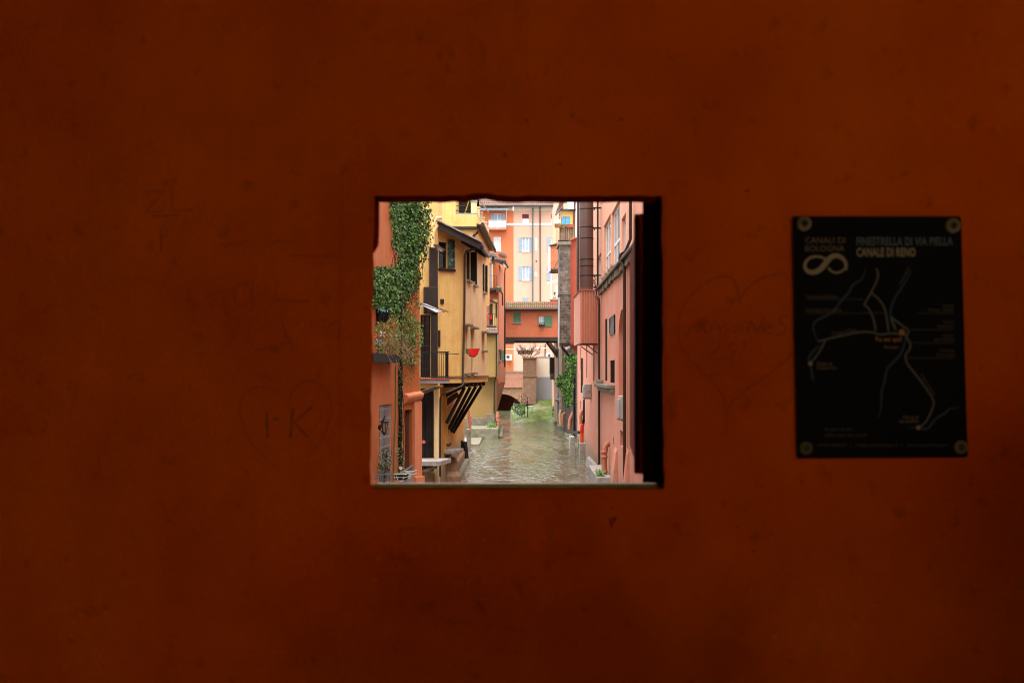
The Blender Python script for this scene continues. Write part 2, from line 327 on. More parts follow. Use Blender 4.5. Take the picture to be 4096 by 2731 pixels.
def parent_loc(o):
    L = Vector((0, 0, 0))
    while o: L += o.location; o = o.parent
    return L
def tag(o, label, cat, group=None, kind=None):
    if label: o['label'] = label
    if cat: o['category'] = cat
    if group: o['group'] = group
    if kind: o['kind'] = kind
    return o
def thing(name, label, cat, loc, group=None):
    o = bpy.data.objects.new(name, None); C.objects.link(o); o.location = loc; o.empty_display_size = .3
    return tag(o, label, cat, group)
def struct(name, mb, m, label, cat, smooth=False):
    o = mb.build(name, m, None, smooth); return tag(o, label, cat, None, 'structure')
def pt(cx, Y): return Vector(((cx-CX0)/FPX*Y, Y, 0))
def P3(cx, cy, Y): return Vector(((cx-CX0)/FPX*Y, Y, (HZ-cy)/FPX*Y))

class Facade:        # a vertical plane from plan point A to plan point B, A on the left as seen from outside
    def __init__(s, A, B):
        s.A = Vector((A[0], A[1], 0)); s.B = Vector((B[0], B[1], 0)); d = s.B-s.A; s.len = d.length; s.X = d/s.len
        s.out = -Vector((-s.X.y, s.X.x, 0)); s.holes = []
    def P(s, u, w, z): p = s.A+s.X*u+s.out*w; return Vector((p.x, p.y, z))
    def u(s, cx):
        k = (cx-CX0)/FPX      # A.x+X.x u = k (A.y+X.y u)
        return (k*s.A.y-s.A.x)/(s.X.x-k*s.X.y)
    def at(s, cx, cy):
        u = s.u(cx); Y = (s.A+s.X*u).y; return u, (HZ-cy)/FPX*Y
    def rect(s, x0, y0, x1, y1, xr=None):
        xr = (x0+x1)/2 if xr is None else xr
        ua, ub = sorted((s.u(x0), s.u(x1))); return ua, ub, s.at(xr, y1)[1], s.at(xr, y0)[1]
    def hole(s, u0, u1, z0, z1, d=.2): s.holes.append((u0, u1, z0, z1, d))
    def wall(s, mb, z0, z1, u0=None, u1=None, back=True):
        u0 = 0 if u0 is None else u0; u1 = s.len if u1 is None else u1
        H = [h for h in s.holes if h[1] > u0 and h[0] < u1 and h[3] > z0 and h[2] < z1]
        us = sorted({u0, u1} | {min(max(q, u0), u1) for h in H for q in h[:2]})
        zs = sorted({z0, z1} | {min(max(q, z0), z1) for h in H for q in h[2:4]})
        for i in range(len(us)-1):
            for j in range(len(zs)-1):
                a, b, c, d = us[i], us[i+1], zs[j], zs[j+1]
                if b-a < 1e-5 or d-c < 1e-5: continue
                if any(h[0]-1e-6 <= a and b <= h[1]+1e-6 and h[2]-1e-6 <= c and d <= h[3]+1e-6 for h in H): continue
                mb.poly([s.P(a, 0, c), s.P(b, 0, c), s.P(b, 0, d), s.P(a, 0, d)])
        for (a, b, c, d, dp) in H:
            q = [(a, c), (b, c), (b, d), (a, d)]
            for k in range(4):
                (x, y), (x2, y2) = q[k], q[(k+1) % 4]
                mb.poly([s.P(x, 0, y), s.P(x, -dp, y), s.P(x2, -dp, y2), s.P(x2, 0, y2)])
            if back: mb.poly([s.P(a, -dp, c), s.P(b, -dp, c), s.P(b, -dp, d), s.P(a, -dp, d)])

def window(par, F, u0, u1, z0, z1, depth=.16, fr='white', pane='glass', cols=2, rows=1, fw=.06, sill=None, shut=None, bars=None, opened=True, label=None, slats=True, sw=None):
    F.hole(u0, u1, z0, z1, depth); e = .004
    mb = MB(); a, b, c, d = u0+e, u1-e, z0+e, z1-e; w0, w1 = -depth+.01, -depth+.055
    mb.fbox(F, a, a+fw, w0, w1, c, d); mb.fbox(F, b-fw, b, w0, w1, c, d)
    mb.fbox(F, a+fw, b-fw, w0, w1, c, c+fw); mb.fbox(F, a+fw, b-fw, w0, w1, d-fw, d)
    for k in range(1, cols):
        x = a+(b-a)*k/cols; mb.fbox(F, x-fw*.6, x+fw*.6, w0, w1+.006, c+fw, d-fw)
    for k in range(1, rows):
        z = c+(d-c)*k/rows; mb.fbox(F, a+fw, b-fw, w0, w1+.003, z-fw*.5, z+fw*.5)
    wo = mb.build('window', M[fr], par)
    if label: wo['label'] = label
    p = MB(); p.fbox(F, a+fw*.5, b-fw*.5, w0+.008, w0+.02, c+fw*.5, d-fw*.5); p.build('pane', M[pane], wo)
    if sill:
        s = MB(); s.fbox(F, u0-.08, u1+.08, .003, .12, z0-.07, z0-.005); s.build('sill', M[sill], wo)
    if bars:
        q = MB(); n = max(2, int((u1-u0)/.14))
        for k in range(n): x = u0+(u1-u0)*(k+.5)/n; q.tube([F.P(x, -.03, z0+e), F.P(x, -.03, z1-e)], .012, 5)
        m_ = max(2, int((z1-z0)/.3))
        for k in range(m_): z = z0+(z1-z0)*(k+.5)/m_; q.tube([F.P(u0+e, -.045, z), F.P(u1-e, -.045, z)], .012, 5)
        q.build('grille', M[bars], wo)
    if shut:
        w_ = sw or (u1-u0)/2
        for sgn in ((-1, 1) if opened is True else opened):
            if opened is True or sgn in (-1, 1):
                xa, xb = (u0-w_, u0-.01) if sgn < 0 else (u1+.01, u1+w_)
                shutter(wo, F, xa, xb, z0-.02, z1+.02, .02, shut, slats)
    return wo
def shutter(par, F, xa, xb, z0, z1, w, m, slats=True, parts=True):
    q = MB(); t = .04; f = min(.07, (xb-xa)*.2)
    q.fbox(F, xa, xa+f, w, w+t, z0, z1); q.fbox(F, xb-f, xb, w, w+t, z0, z1)
    for (c, d) in ((z0, z0+f), ((z0+z1)/2-f/2, (z0+z1)/2+f/2), (z1-f, z1)): q.fbox(F, xa+f, xb-f, w, w+t, c, d)
    q.fbox(F, xa+f, xb-f, w+.004, w+.012, z0+f, z1-f)
    if slats:
        n = max(6, int((z1-z0)/.075))
        for k in range(n):
            z = z0+f+(z1-z0-2*f)*(k+.5)/n
            p = [F.P(xa+f, w+.014, z+.02), F.P(xb-f, w+.014, z+.02), F.P(xb-f, w+.036, z-.02), F.P(xa+f, w+.036, z-.02)]; q.poly(p)
    return q.build('shutter', M[m], par)
def downpipe(par, pts, r, m, name='downpipe', brk=None):
    q = MB(); q.tube(pts, r, 10)
    a, b = Vector(pts[0]), Vector(pts[-1])
    return q.build(name, M[m], par, smooth=True)
def railing(par, pts, h, m, step=.12, r=.012, name='railing', top=.02):
    q = MB()
    for a, b in zip(pts[:-1], pts[1:]):
        a, b = Vector(a), Vector(b); n = max(1, int((b-a).length/step))
        for k in range(n+1): p = a.lerp(b, k/n); q.tube([p, p+Vector((0, 0, h))], r, 5)
        q.tube([a+Vector((0, 0, h)), b+Vector((0, 0, h))], top, 6); q.tube([a+Vector((0, 0, .06)), b+Vector((0, 0, .06))], top*.8, 6)
    return q.build(name, M[m], par)
def tiles(par, a, b, c, d, n, rows, m, name='roof', r=None):
    """barrel tiles: a,b lower edge, d,c upper edge (a-d left, b-c right)"""
    a, b, c, d = map(Vector, (a, b, c, d)); q = MB(); up = (b-a).cross(d-a).normalized()
    if up.z < 0: up = -up
    q.box8([p-up*.10 for p in (a, b, c, d)]+[p-up*.012 for p in (a, b, c, d)])
    rr = r or (b-a).length/n*.5; seg = 5
    for k in range(n):
        for j in range(rows):
            t0, t1 = j/rows, (j+1.12)/rows; jx = rnd.uniform(-.08, .08); jz = rnd.uniform(0, .015)
            lo = (a.lerp(d, t0)).lerp(b.lerp(c, t0), (k+.5+jx)/n)+up*(.05+jz); hi = (a.lerp(d, min(t1, 1))).lerp(b.lerp(c, min(t1, 1)), (k+.5+jx*.4)/n)+up*.012
            sd = (b-a).normalized(); ring = []
            for p, s_ in ((lo, 1.0), (hi, .84)):
                ring.append([p+sd*math.cos(math.pi*i/seg)*rr*.98*s_+up*math.sin(math.pi*i/seg)*rr*.7*s_ for i in range(seg+1)])
            for i in range(seg): q.poly([ring[0][i+1], ring[0][i], ring[1][i], ring[1][i+1]])
            q.poly(ring[0]+[])
    return q.build(name, M[m], par)
def in_poly(x, y, P):
    c = False; j = len(P)-1
    for i in range(len(P)):
        xi, yi = P[i]; xj, yj = P[j]
        if (yi > y) != (yj > y) and x < (xj-xi)*(y-yi)/(yj-yi)+xi: c = not c
        j = i
    return c
def leaf(mb, p, n, L, W, droop=0):
    n = Vector(n).normalized(); t = Vector((rnd.gauss(0, .6), rnd.gauss(0, .3), -1+rnd.gauss(0, .6))); t = t-n*t.dot(n)
    if t.length < 1e-3: t = Vector((0, 0, -1))
    t.normalize(); s = n.cross(t); m = p+t*L*.5
    mb.poly([p, m+s*W*.5-n*.004, p+t*L-n*L*.18, m-s*W*.5-n*.004])
def foliage(mb, polys, n, ywall, L=.11, W=.065, thick=.4, nrm=(.3, -1, .3), clump=0.0):
    k = 0
    xs = [p[0] for P in polys for p in P]; ys = [p[1] for P in polys for p in P]
    seeds = [(rnd.uniform(min(xs), max(xs)), rnd.uniform(min(ys), max(ys)), rnd.uniform(15, 45)) for _ in range(60)]
    while k < n:
        x, y = rnd.uniform(min(xs), max(xs)), rnd.uniform(min(ys), max(ys))
        if not any(in_poly(x, y, P) for P in polys): continue
        d = min(((x-sx)**2+(y-sy)**2)**.5/sr for sx, sy, sr in seeds)
        if clump and d > 1 and rnd.random() < clump: continue
        bul = max(0, 1-d*.7)
        Y = ywall(x)-.04-thick*(rnd.random()**1.3)*(.35+.65*bul)
        leaf(mb, P3(x, y, Y), Vector(nrm)+Vector((rnd.gauss(0, .7), rnd.gauss(0, .45), rnd.gauss(0, .7))), L*rnd.uniform(.65, 1.25), W*rnd.uniform(.7, 1.2)); k += 1
def copy_tree(o, parent=None, label=None):
    c = o.copy(); C.objects.link(c)
    if parent: c.parent = parent
    if label: c['label'] = label
    for ch in list(o.children): copy_tree(ch, c)
    return c

# ------------------------------------------------------------------ the setting
WZ = -5.0
mb = MB(); mb.box(-400, 400, -300, 500, -7.2, -6.6); struct('ground', mb, M['ground'], 'bare earth under the town and the canal', 'ground')
# canal water: a fine grid with small waves
def water_mat():
    m = bpy.data.materials.new('murky_canal_water'); m.use_nodes = True
    n = m.node_tree.nodes; l = m.node_tree.links; b = n['Principled BSDF']
    b.inputs['Base Color'].default_value = (.088, .092, .054, 1); b.inputs['Roughness'].default_value = .05; b.inputs['IOR'].default_value = 1.5
    b.inputs['Specular IOR Level'].default_value = .5
    tc = n.new('ShaderNodeTexCoord')
    def nz(sc, s, d, r=.55):
        mp = n.new('ShaderNodeMapping'); mp.inputs['Scale'].default_value = sc; l.new(tc.outputs['Object'], mp.inputs[0])
        z = n.new('ShaderNodeTexNoise'); z.inputs['Scale'].default_value = s; z.inputs['Detail'].default_value = d; z.inputs['Roughness'].default_value = r
        l.new(mp.outputs[0], z.inputs['Vector']); return z.outputs['Fac']
    a = n.new('ShaderNodeMath'); a.operation = 'MULTIPLY_ADD'; a.inputs[1].default_value = .5
    l.new(nz((1.0, .75, 1), 4.6, 2), a.inputs[0]); l.new(nz((1, .6, 1), 2.0, 1), a.inputs[2])
    bp = n.new('ShaderNodeBump'); bp.inputs['Strength'].default_value = 1; bp.inputs['Distance'].default_value = .15
    mk = n.new('ShaderNodeMapRange'); mk.inputs['From Min'].default_value = .35; mk.inputs['From Max'].default_value = .62; mk.inputs['To Min'].default_value = .25; mk.inputs['To Max'].default_value = 1.5
    l.new(nz((.40, .10, 1), 1.0, 2), mk.inputs['Value'])
    ml = n.new('ShaderNodeMath'); ml.operation = 'MULTIPLY'; l.new(a.outputs[0], ml.inputs[0]); l.new(mk.outputs[0], ml.inputs[1])
    l.new(ml.outputs[0], bp.inputs['Height']); l.new(bp.outputs[0], b.inputs['Normal'])
    return m
mb = MB(); mb.poly([(-7, 2.2, WZ), (7, 2.2, WZ), (7, 140, WZ), (-7, 140, WZ)])
struct('canal_water', mb, water_mat(), 'murky olive canal water with bright ripples', 'water')
# portico this side of the wall, and the street behind it
mb = MB(); mb.box(-8, 8, -3.4, 1.715, -6.5, -1.6); struct('portico_floor', mb, M['paving'], 'paved portico floor behind the wall', 'floor')
mb = MB(); mb.box(-60, 60, -10.4, -3.404, -6.5, -1.75); struct('street', mb, M['asphalt'], 'grey street beside the portico', 'road')

# ------------------------------------------------------------------ wall with the little window
WY = 1.72; WT = .067
def WP(fx, fy, Y=WY):       # full photograph pixel to a point on the wall plane
    return P3((fx-1440)/.80357, (fy-740)/.80357, Y)
TL, TR, BR, BL = [P3(x, y, WY) for x, y in ((71, 53), (1503, 55), (1513, 1512), (51, 1510))]
pw = thing('window_wall', 'burnt orange plaster wall with a small square window opening onto the canal', 'wall', (0, WY, -1.6))
inner = []
for (a, b) in ((TL, TR), (TR, BR), (BR, BL), (BL, TL)):
    n = 26
    for k in range(n):
        p = a.lerp(b, k/n); j = .0011
        if k: p = p+Vector((rnd.uniform(-j, j), 0, rnd.uniform(-j, j)))
        inner.append(p)
for k in (9, 10, 11): inner[k] = inner[k]+Vector((0, 0, (.003, .006, .002)[k-9]))        # chipped top edge
OX, OZ0, OZ1 = 8, -6.5, 12.0
corner = [Vector((-OX, WY, OZ1)), Vector((OX, WY, OZ1)), Vector((OX, WY, OZ0)), Vector((-OX, WY, OZ0))]
mb = MB(); N = len(inner)
SU = [WP(1372, 662), WP(2705, 662), WP(2705, 1985), WP(1358, 1985)]        # edge of the raised surround
def ringpt(ps, k): s = k//26; return ps[s % 4].lerp(ps[(s+1) % 4], (k % 26)/26)
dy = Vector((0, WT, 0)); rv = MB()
for k in range(N):
    k2 = (k+1) % N
    a, b = ringpt(corner, k), ringpt(corner, k2) if k2 else corner[0]
    f_ = [inner[q]+dy-(Vector((.012, 0, 0)) if q // 26 == 3 and inner[q].z < .222 else Vector((0, 0, 0))) for q in (k, k2)]
    mb.poly([inner[k], inner[k2], b, a])
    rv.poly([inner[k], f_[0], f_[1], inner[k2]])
    mb.poly([f_[0], a+dy, b+dy, f_[1]])
mb.build('plaster', M['wall_paint'], pw); rv.build('reveal', mat('shade_maroon_paint', (.24, .016, .001), vary=.3, scale=25, rough=.85, spec=.0, bump=.4, bscale=60), pw)  # reveal colour darkened to stand for the shade inside the opening
# thin raised band of plaster round the opening
mb = MB(); off = Vector((0, -.0022, 0)); IN = [p+d for p, d in zip((TL, TR, BR, BL), (Vector((-.004, 0, .004)), Vector((.004, 0, .004)), Vector((.004, 0, -.006)), Vector((-.004, 0, -.006))))]
for k in range(4):
    a, b, c, d = IN[k]+off, IN[(k+1) % 4]+off, SU[(k+1) % 4]+off, SU[k]+off
    mb.poly([d, c, b, a]); mb.poly([d, d-off*1.0, c-off*1.0, c]); mb.poly([a, b, b-off*1.0, a-off*1.0])
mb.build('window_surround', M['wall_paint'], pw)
# sill on the lower edge
zb = BL.z
mb = MB(); mb.box(BL.x+.002, BR.x-.002, WY+.062, WY+WT+.012, zb+.0004, zb+.0016); mb.build('sill', M['sill'], pw, bevel=.001)
mb = MB(); mb.box(BL.x+.002, BR.x-.002, WY-.002, WY+.0615, zb+.0003, zb+.0014); mb.build('sill_lip', mat('olive_brown_wood', (.085, .045, .008), vary=.3, scale=30, spec=.0), pw)
# dark timber jamb on the right and the opened shutter beyond it
xr = TR.x; yj = WY+WT
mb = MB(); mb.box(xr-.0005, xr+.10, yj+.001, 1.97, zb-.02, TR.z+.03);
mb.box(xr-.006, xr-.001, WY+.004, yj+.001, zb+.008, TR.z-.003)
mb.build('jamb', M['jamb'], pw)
A = P3(1388, 935, 1.972); B = P3(1342, 935, 2.77)
Fs = Facade((B.x, B.y), (A.x, A.y))
mb = MB(); mb.fbox(Fs, 0, Fs.len, -.035, 0, -.2, .315); sh = mb.build('shutter', M['shutter_wood'], pw)
mb = MB(); mb.fbox(Fs, Fs.len-.06, Fs.len+.004, .001, .008, -.199, .314); mb.build('edge_strip', mat('dark_red_edge', (.05, .010, .004), rough=.8, spec=.05), sh)
# small iron latch at the left edge
mb = MB(); mb.tube([P3(74, 90, 1.75), P3(84, 180, 1.79), P3(82, 250, 1.80), P3(89, 290, 1.81), P3(76, 300, 1.79)], .0025, 6); mb.build('latch', M['iron'], pw)
# pencil scrawls
def ribbon(mb, pts, w, Y):
    P = [WP(x, y, Y) for x, y in pts]
    Q = []
    for a, b in zip(P[:-1], P[1:]):
        n = max(1, int((b-a).length/.01))
        Q += [a.lerp(b, k/n) for k in range(n)]
    Q.append(P[-1]); L = []
    for k, p in enumerate(Q):
        d = (Q[min(k+1, len(Q)-1)]-Q[max(k-1, 0)]).normalized(); s = Vector((-d.z, 0, d.x))
        ww = w*rnd.uniform(.6, 1.2)*.5; L.append((p+s*ww, p-s*ww))
    for (a, b), (c, d) in zip(L[:-1], L[1:]): mb.poly([a, b, d, c])
def smooth_line(p, it=2):
    for _ in range(it):
        q = [p[0]]
        for a, b in zip(p[:-1], p[1:]): q += [(a[0]*.75+b[0]*.25, a[1]*.75+b[1]*.25), (a[0]*.25+b[0]*.75, a[1]*.25+b[1]*.75)]
        p = q+[p[-1]]
    return p
def scrawl(name, lines, ox, oy, s, w, m, curved=(), Y=WY-.0009, label=None):
    mb = MB()
    for i, ln in enumerate(lines):
        q = [(ox+x*s, oy+y*s) for x, y in ln]
        ribbon(mb, smooth_line(q) if (curved == 'all' or i in curved) else q, w, Y)
    o = mb.build(name, m, pw)
    if label: o['label'] = label
heart1 = [[(900, 420), (875, 270), (830, 212), (760, 205), (680, 225), (580, 300), (480, 400), (430, 500), (412, 600), (420, 700), (450, 780), (530, 880), (620, 970), (700, 1050), (760, 1130), (785, 1200), (792, 1290), (795, 1440)],
          [(890, 415), (930, 330), (1000, 260), (1090, 215), (1180, 190), (1265, 180)], [(1318, 800), (1220, 900), (1120, 980), (1000, 1060), (900, 1130), (840, 1190), (805, 1250)]]
scrawl('heart_drawing', heart1, 2500, 1000, .5102, .0026, M['pencil_faint'], 'all', label='large pencilled heart with a name inside')
word = [[(475, 680), (540, 590), (560, 650), (610, 600), (640, 650)], [(660, 640), (710, 550), (752, 640)], [(680, 622), (742, 610)], [(810, 580), (760, 588), (812, 630), (770, 652)], [(900, 585), (840, 605), (855, 645), (918, 600), (925, 655)],
        [(960, 650), (985, 550), (1040, 650), (1090, 520)], [(1145, 580), (1080, 600), (1090, 645), (1152, 652)], [(1085, 622), (1150, 592)], [(1270, 520), (1212, 532), (1216, 570), (1270, 610), (1240, 655), (1180, 672)],
        [(655, 745), (750, 712), (722, 775), (650, 852), (790, 850)], [(872, 730), (800, 752), (822, 780), (862, 792), (830, 832)], [(930, 700), (942, 772)]]
scrawl('pencilled_name', word, 2500, 1000, .5102, .0032, M['pencil_faint'])
ik = [[(870, 1235), (875, 1375)], [(902, 1275), (935, 1275)], [(1008, 1215), (995, 1375)], [(1110, 1208), (1015, 1292), (1088, 1370)]]
scrawl('pencilled_initials', ik, 400, 700, .7655, .0040, M['pencil'])
heart2 = [[(935, 1130), (840, 1100), (760, 1130), (725, 1200), (740, 1290), (780, 1390), (850, 1470), (940, 1545)], [(985, 1190), (1010, 1110), (1080, 1068), (1150, 1090), (1200, 1150), (1212, 1230), (1190, 1310), (1150, 1400), (1080, 1480)]]
scrawl('heart_drawing', heart2, 400, 700, .7655, .0024, M['rubbed'], 'all', label='pencilled heart round the letters I and K')
oth = [[(235, 85), (330, 88), (240, 195), (335, 190)], [(375, 90), (380, 190), (490, 180)], [(270, 215), (420, 210)], [(320, 400), (320, 262), (348, 270), (345, 320), (320, 325)], [(560, 640), (640, 600), (655, 700), (665, 740)],
       [(700, 620), (715, 580), (755, 560), (785, 600), (780, 660), (740, 690), (705, 670), (700, 620)], [(800, 550), (802, 700)], [(932, 560), (910, 655), (1000, 658), (1095, 662)], [(650, 760), (705, 830), (670, 900)], [(735, 735), (700, 840)],
       [(800, 740), (768, 860), (812, 915), (980, 880)], [(838, 805), (862, 790)], [(945, 735), (970, 830), (1010, 905)], [(1100, 745), (1105, 792), (1130, 760), (1150, 800), (1190, 760), (1192, 800), (1232, 762), (1272, 760), (1250, 805), (1246, 870)],
       [(985, 422), (1250, 427)], [(620, 372), (640, 360), (660, 375), (690, 355), (720, 370), (750, 350), (790, 345)], [(890, 362), (930, 345), (968, 350), (1012, 345)]]
scrawl('pencil_scribble', oth, 400, 700, .7655, .0028, M['rubbed'])
dh = [[(835, 400), (855, 480), (875, 560)], [(1000, 370), (1072, 430), (1078, 500), (1030, 580), (920, 600), (838, 596)], [(1120, 400), (1110, 592)], [(1250, 380), (1230, 600)], [(1120, 512), (1240, 500)], [(1422, 355), (1400, 612)],
      [(180, 750), (270, 745), (340, 735), (400, 790), (420, 830)], [(360, 415), (480, 400), (540, 412), (640, 435)], [(835, 900), (930, 905), (1020, 885)]]
scrawl('scratched_letters', dh, 1400, 1880, .5697, .0030, M['pencil_faint'])
scr = [[(x, 1050+(x-640)*.13+rnd.uniform(-14, 14)) for x in range(640, 900, 9)], [(x, 1050+(x-640)*.13+rnd.uniform(-12, 12)) for x in range(930, 1060, 9)], [(x, 1050+(x-640)*.13+rnd.uniform(-12, 12)) for x in range(1090, 1218, 9)]]
scrawl('pencil_scribble', scr, 1400, 1880, .5697, .0022, M['pencil'])
scrawl('red_mark', [[(1825, 335), (1836, 396)], [(1868, 332), (1850, 345), (1852, 372)]], 1400, 1880, .5697, .005, M['red_mark'])
mb = MB()
for x, y, w_ in ((1317, 264, 6), (1287, 377, 6), (1210, 278, 7), (1428, 274, 6), (1160, 357, 8), (1180, 390, 6), (1390, 382, 5), (1842, 1105, 6), (1715, 438, 6), (726, 202, 4), (1070, 1331, 7), (1180, 1322, 4), (1060, 1446, 3), (1730, 1265, 5), (2072, 655, 3), (1695, 1210, 5), (1405, 1165, 4)):
    n = 9; c = (x*1.7415, y*1.7415)
    mb.poly([WP(c[0]+w_*1.3*math.cos(2*math.pi*k/n)*rnd.uniform(.6, 1.3), c[1]+w_*1.0*math.sin(2*math.pi*k/n)*rnd.uniform(.5, 1.3), WY-.0007) for k in range(n)])
mb.build('paint_chip', M['pencil'], pw)

mb = MB()
for x, y, w_ in ((1780, 1462, 13), (1788, 1490, 10), (1876, 1472, 16), (1892, 1490, 9), (1958, 1498, 11), (930, 1215, 8), (985, 1217, 6), (868, 1282, 9), (1110, 1240, 7), (860, 1330, 8), (1180, 190, 7), (1650, 1165, 5), (1700, 1350, 5)):
    n = 11; c = (x*1.7415, y*1.7415)
    mb.poly([WP(c[0]+w_*1.2*math.cos(2*math.pi*k/n)*rnd.uniform(.5, 1.3), c[1]+w_*1.1*math.sin(2*math.pi*k/n)*rnd.uniform(.5, 1.3), WY-.0006) for k in range(n)])
mb.build('lit_lump_fleck', mat('lit_lump_orange', (.80, .17, .006), vary=.2, scale=40, spec=.0), pw)  # bright colour painted in for plaster lumps catching the light

# ------------------------------------------------------------------ black map sign
def SP(x, y, Y=WY-.006):     # pixel of the sign close-up to the wall
    return WP(3140+x*.6759, 820+y*.6759, Y)
sg = thing('map_sign', 'black canal map sign screwed to the orange wall right of the window', 'sign', SP(580, 1500))
mb = MB(); cs = [(46, 68), (1042, 68), (1082, 1493), (72, 1499)]
q = []
for k in range(4):
    a, b, c = cs[k-1], cs[k], cs[(k+1) % 4]
    for t in (0, .5, 1):
        u_ = 16; va = Vector(((a[0]-b[0]), (a[1]-b[1]))).normalized()*u_; vc = Vector(((c[0]-b[0]), (c[1]-b[1]))).normalized()*u_
        p0, p1, p2 = Vector(b)+va, Vector(b), Vector(b)+vc
        q.append((p0*(1-t)**2+p1*2*t*(1-t)+p2*t*t))
mb.poly([SP(p.x, p.y) for p in reversed(q)]); mb.poly([SP(p.x, p.y, WY-.0002) for p in q])
for k in range(len(q)): a, b = q[k], q[(k+1) % len(q)]; mb.poly([SP(a.x, a.y), SP(b.x, b.y), SP(b.x, b.y, WY-.0002), SP(a.x, a.y, WY-.0002)])
mb.build('panel', M['sign_black'], sg)
def text(body, x0, y0, x1, y1, m, bold=0.0, rot=0, name='lettering', thick=None):
    cu = bpy.data.curves.new(name, 'FONT'); cu.body = body; cu.size = 1; cu.offset = bold; cu.resolution_u = 3; cu.space_character = 1.05
    o = bpy.data.objects.new(name, cu); C.objects.link(o)
    dg = bpy.context.evaluated_depsgraph_get(); me = bpy.data.meshes.new_from_object(o.evaluated_get(dg))
    bpy.data.objects.remove(o); bpy.data.curves.remove(cu)
    xs = [v.co.x for v in me.vertices]; ys = [v.co.y for v in me.vertices]
    ax, bx, ay, by = min(xs), max(xs), min(ys), max(ys); cx_, cy_ = (x0+x1)/2, (y0+y1)/2; L = parent_loc(sg)
    for v in me.vertices:
        px = ((v.co.x-ax)/(bx-ax)-.5)*(x1-x0); py = (.5-(v.co.y-ay)/(by-ay))*(y1-y0)
        c, s = math.cos(rot), math.sin(rot)
        v.co = SP(cx_+px*c-py*s, cy_+px*s+py*c, WY-.0068)-L
    me.materials.clear(); me.materials.append(m); o = bpy.data.objects.new(name, me); C.objects.link(o); o.parent = sg
    return o
text('CANALI DI', 120, 192, 356, 226, M['sign_tan'], .0); text('BOLOGNA', 120, 240, 352, 274, M['sign_tan'], .0)
text('FINESTRELLA DI VIA PIELLA', 424, 190, 992, 240, M['sign_teal'], .02); text('CANALE DI RENO', 424, 253, 772, 306, M['sign_cream'], .03)
for bd, x0, y0, x1, y1 in (('Canaletta Ghisiliera', 122, 530, 312, 550), ('Canaletta delle Lame', 122, 611, 334, 631), ('Canale', 932, 588, 998, 604), ('Moline - Navile', 850, 611, 998, 629), ('Canale', 934, 683, 1000, 699), ('Cavaticcio', 900, 707, 1000, 724),
                           ('Canale', 934, 763, 1000, 779), ('delle Moline', 884, 787, 1002, 804), ('Torrente', 914, 851, 1002, 867), ('Fiaccacollo', 898, 877, 1002, 894), ('Scopri di più', 236, 1316, 396, 1338), ('sulla rete dei canali', 236, 1350, 484, 1368),
                           ('tel 051 6493527   |   info@canalidibologna.it   |   www.canalidibologna.it', 192, 1411, 962, 1431)):
    text(bd, x0, y0, x1, y1, M['sign_dim'])
text('Canale di Reno', 278, 736, 424, 764, M['sign_dim'], 0, R(-10))
text('Canale Navile', 650, 410, 762, 428, M['sign_dim'], 0, R(-60)); text('Canale di Savena', 775, 1052, 920, 1070, M['sign_dim'], 0, R(57))
text('Tu sei qui!', 532, 781, 690, 814, M['sign_orange'], .02); text('Bologna', 588, 832, 670, 852, M['sign_tan'], .01)
text('Chiusa di', 188, 928, 276, 950, M['sign_tan'], .01); text('Casalecchio', 188, 953, 304, 971, M['sign_tan'], .01)
text('Chiusa di', 698, 1244, 790, 1264, M['sign_tan'], .01); text('San Ruffillo', 676, 1269, 790, 1288, M['sign_tan'], .01)
def sline(pts, w, m, name, Y=WY-.0066, wf=None, closed=False):
    pts = smooth_line(pts); mb = MB(); L = []
    for k, p in enumerate(pts):
        a, b = Vector(pts[max(k-1, 0)]), Vector(pts[min(k+1, len(pts)-1)]); d = (b-a).normalized(); s = Vector((-d.y, d.x))
        ww = (w if wf is None else w*wf(k/(len(pts)-1)))/2; p = Vector(p); L.append((p+s*ww, p-s*ww))
    for (a, b), (c, d) in zip(L[:-1], L[1:]): mb.poly([SP(a.x, a.y, Y), SP(b.x, b.y, Y), SP(d.x, d.y, Y), SP(c.x, c.y, Y)])
    return mb.build(name, M[m], sg)
fade = lambda t: min(1, .25+t*3)*min(1, .25+(1-t)*3)
for i, ln in enumerate(([(478, 375), (465, 425), (440, 452), (396, 472), (380, 520), (330, 565), (300, 615), (265, 645), (215, 668), (172, 690), (165, 730), (185, 790), (205, 820)], [(205, 830), (165, 865), (140, 900), (140, 930)], [(150, 945), (160, 1000), (166, 1040)],
                        [(752, 385), (700, 475), (655, 540), (628, 600), (622, 650), (632, 700), (660, 745)], [(735, 745), (712, 800), (690, 880), (640, 930), (600, 970), (590, 1040), (568, 1110), (572, 1200), (548, 1265)],
                        [(720, 1315), (790, 1318), (845, 1328), (870, 1290), (900, 1255), (945, 1235), (970, 1203), (1035, 1200)])):
    sline(ln, 12, 'sign_blue', 'river_line', WY-.0063-.00004*i, fade)
for i, ln in enumerate(([(540, 375), (556, 420), (520, 500), (468, 590)], [(468, 590), (500, 615), (530, 690), (535, 745)], [(510, 520), (560, 560), (592, 610), (605, 690), (612, 745)], [(200, 805), (240, 795), (330, 775), (450, 748), (520, 752), (570, 770), (620, 755), (720, 770)],
                        [(240, 795), (210, 860), (180, 900), (150, 935)], [(630, 665), (655, 740)], [(630, 665), (690, 710), (738, 745), (720, 770)], [(715, 775), (745, 825), (738, 855), (708, 890), (722, 940), (760, 985), (830, 1075), (885, 1160), (875, 1200), (835, 1285), (795, 1315)])):
    sline(ln, 8.5, 'sign_road', 'canal_line', WY-.00655-.00004*i)
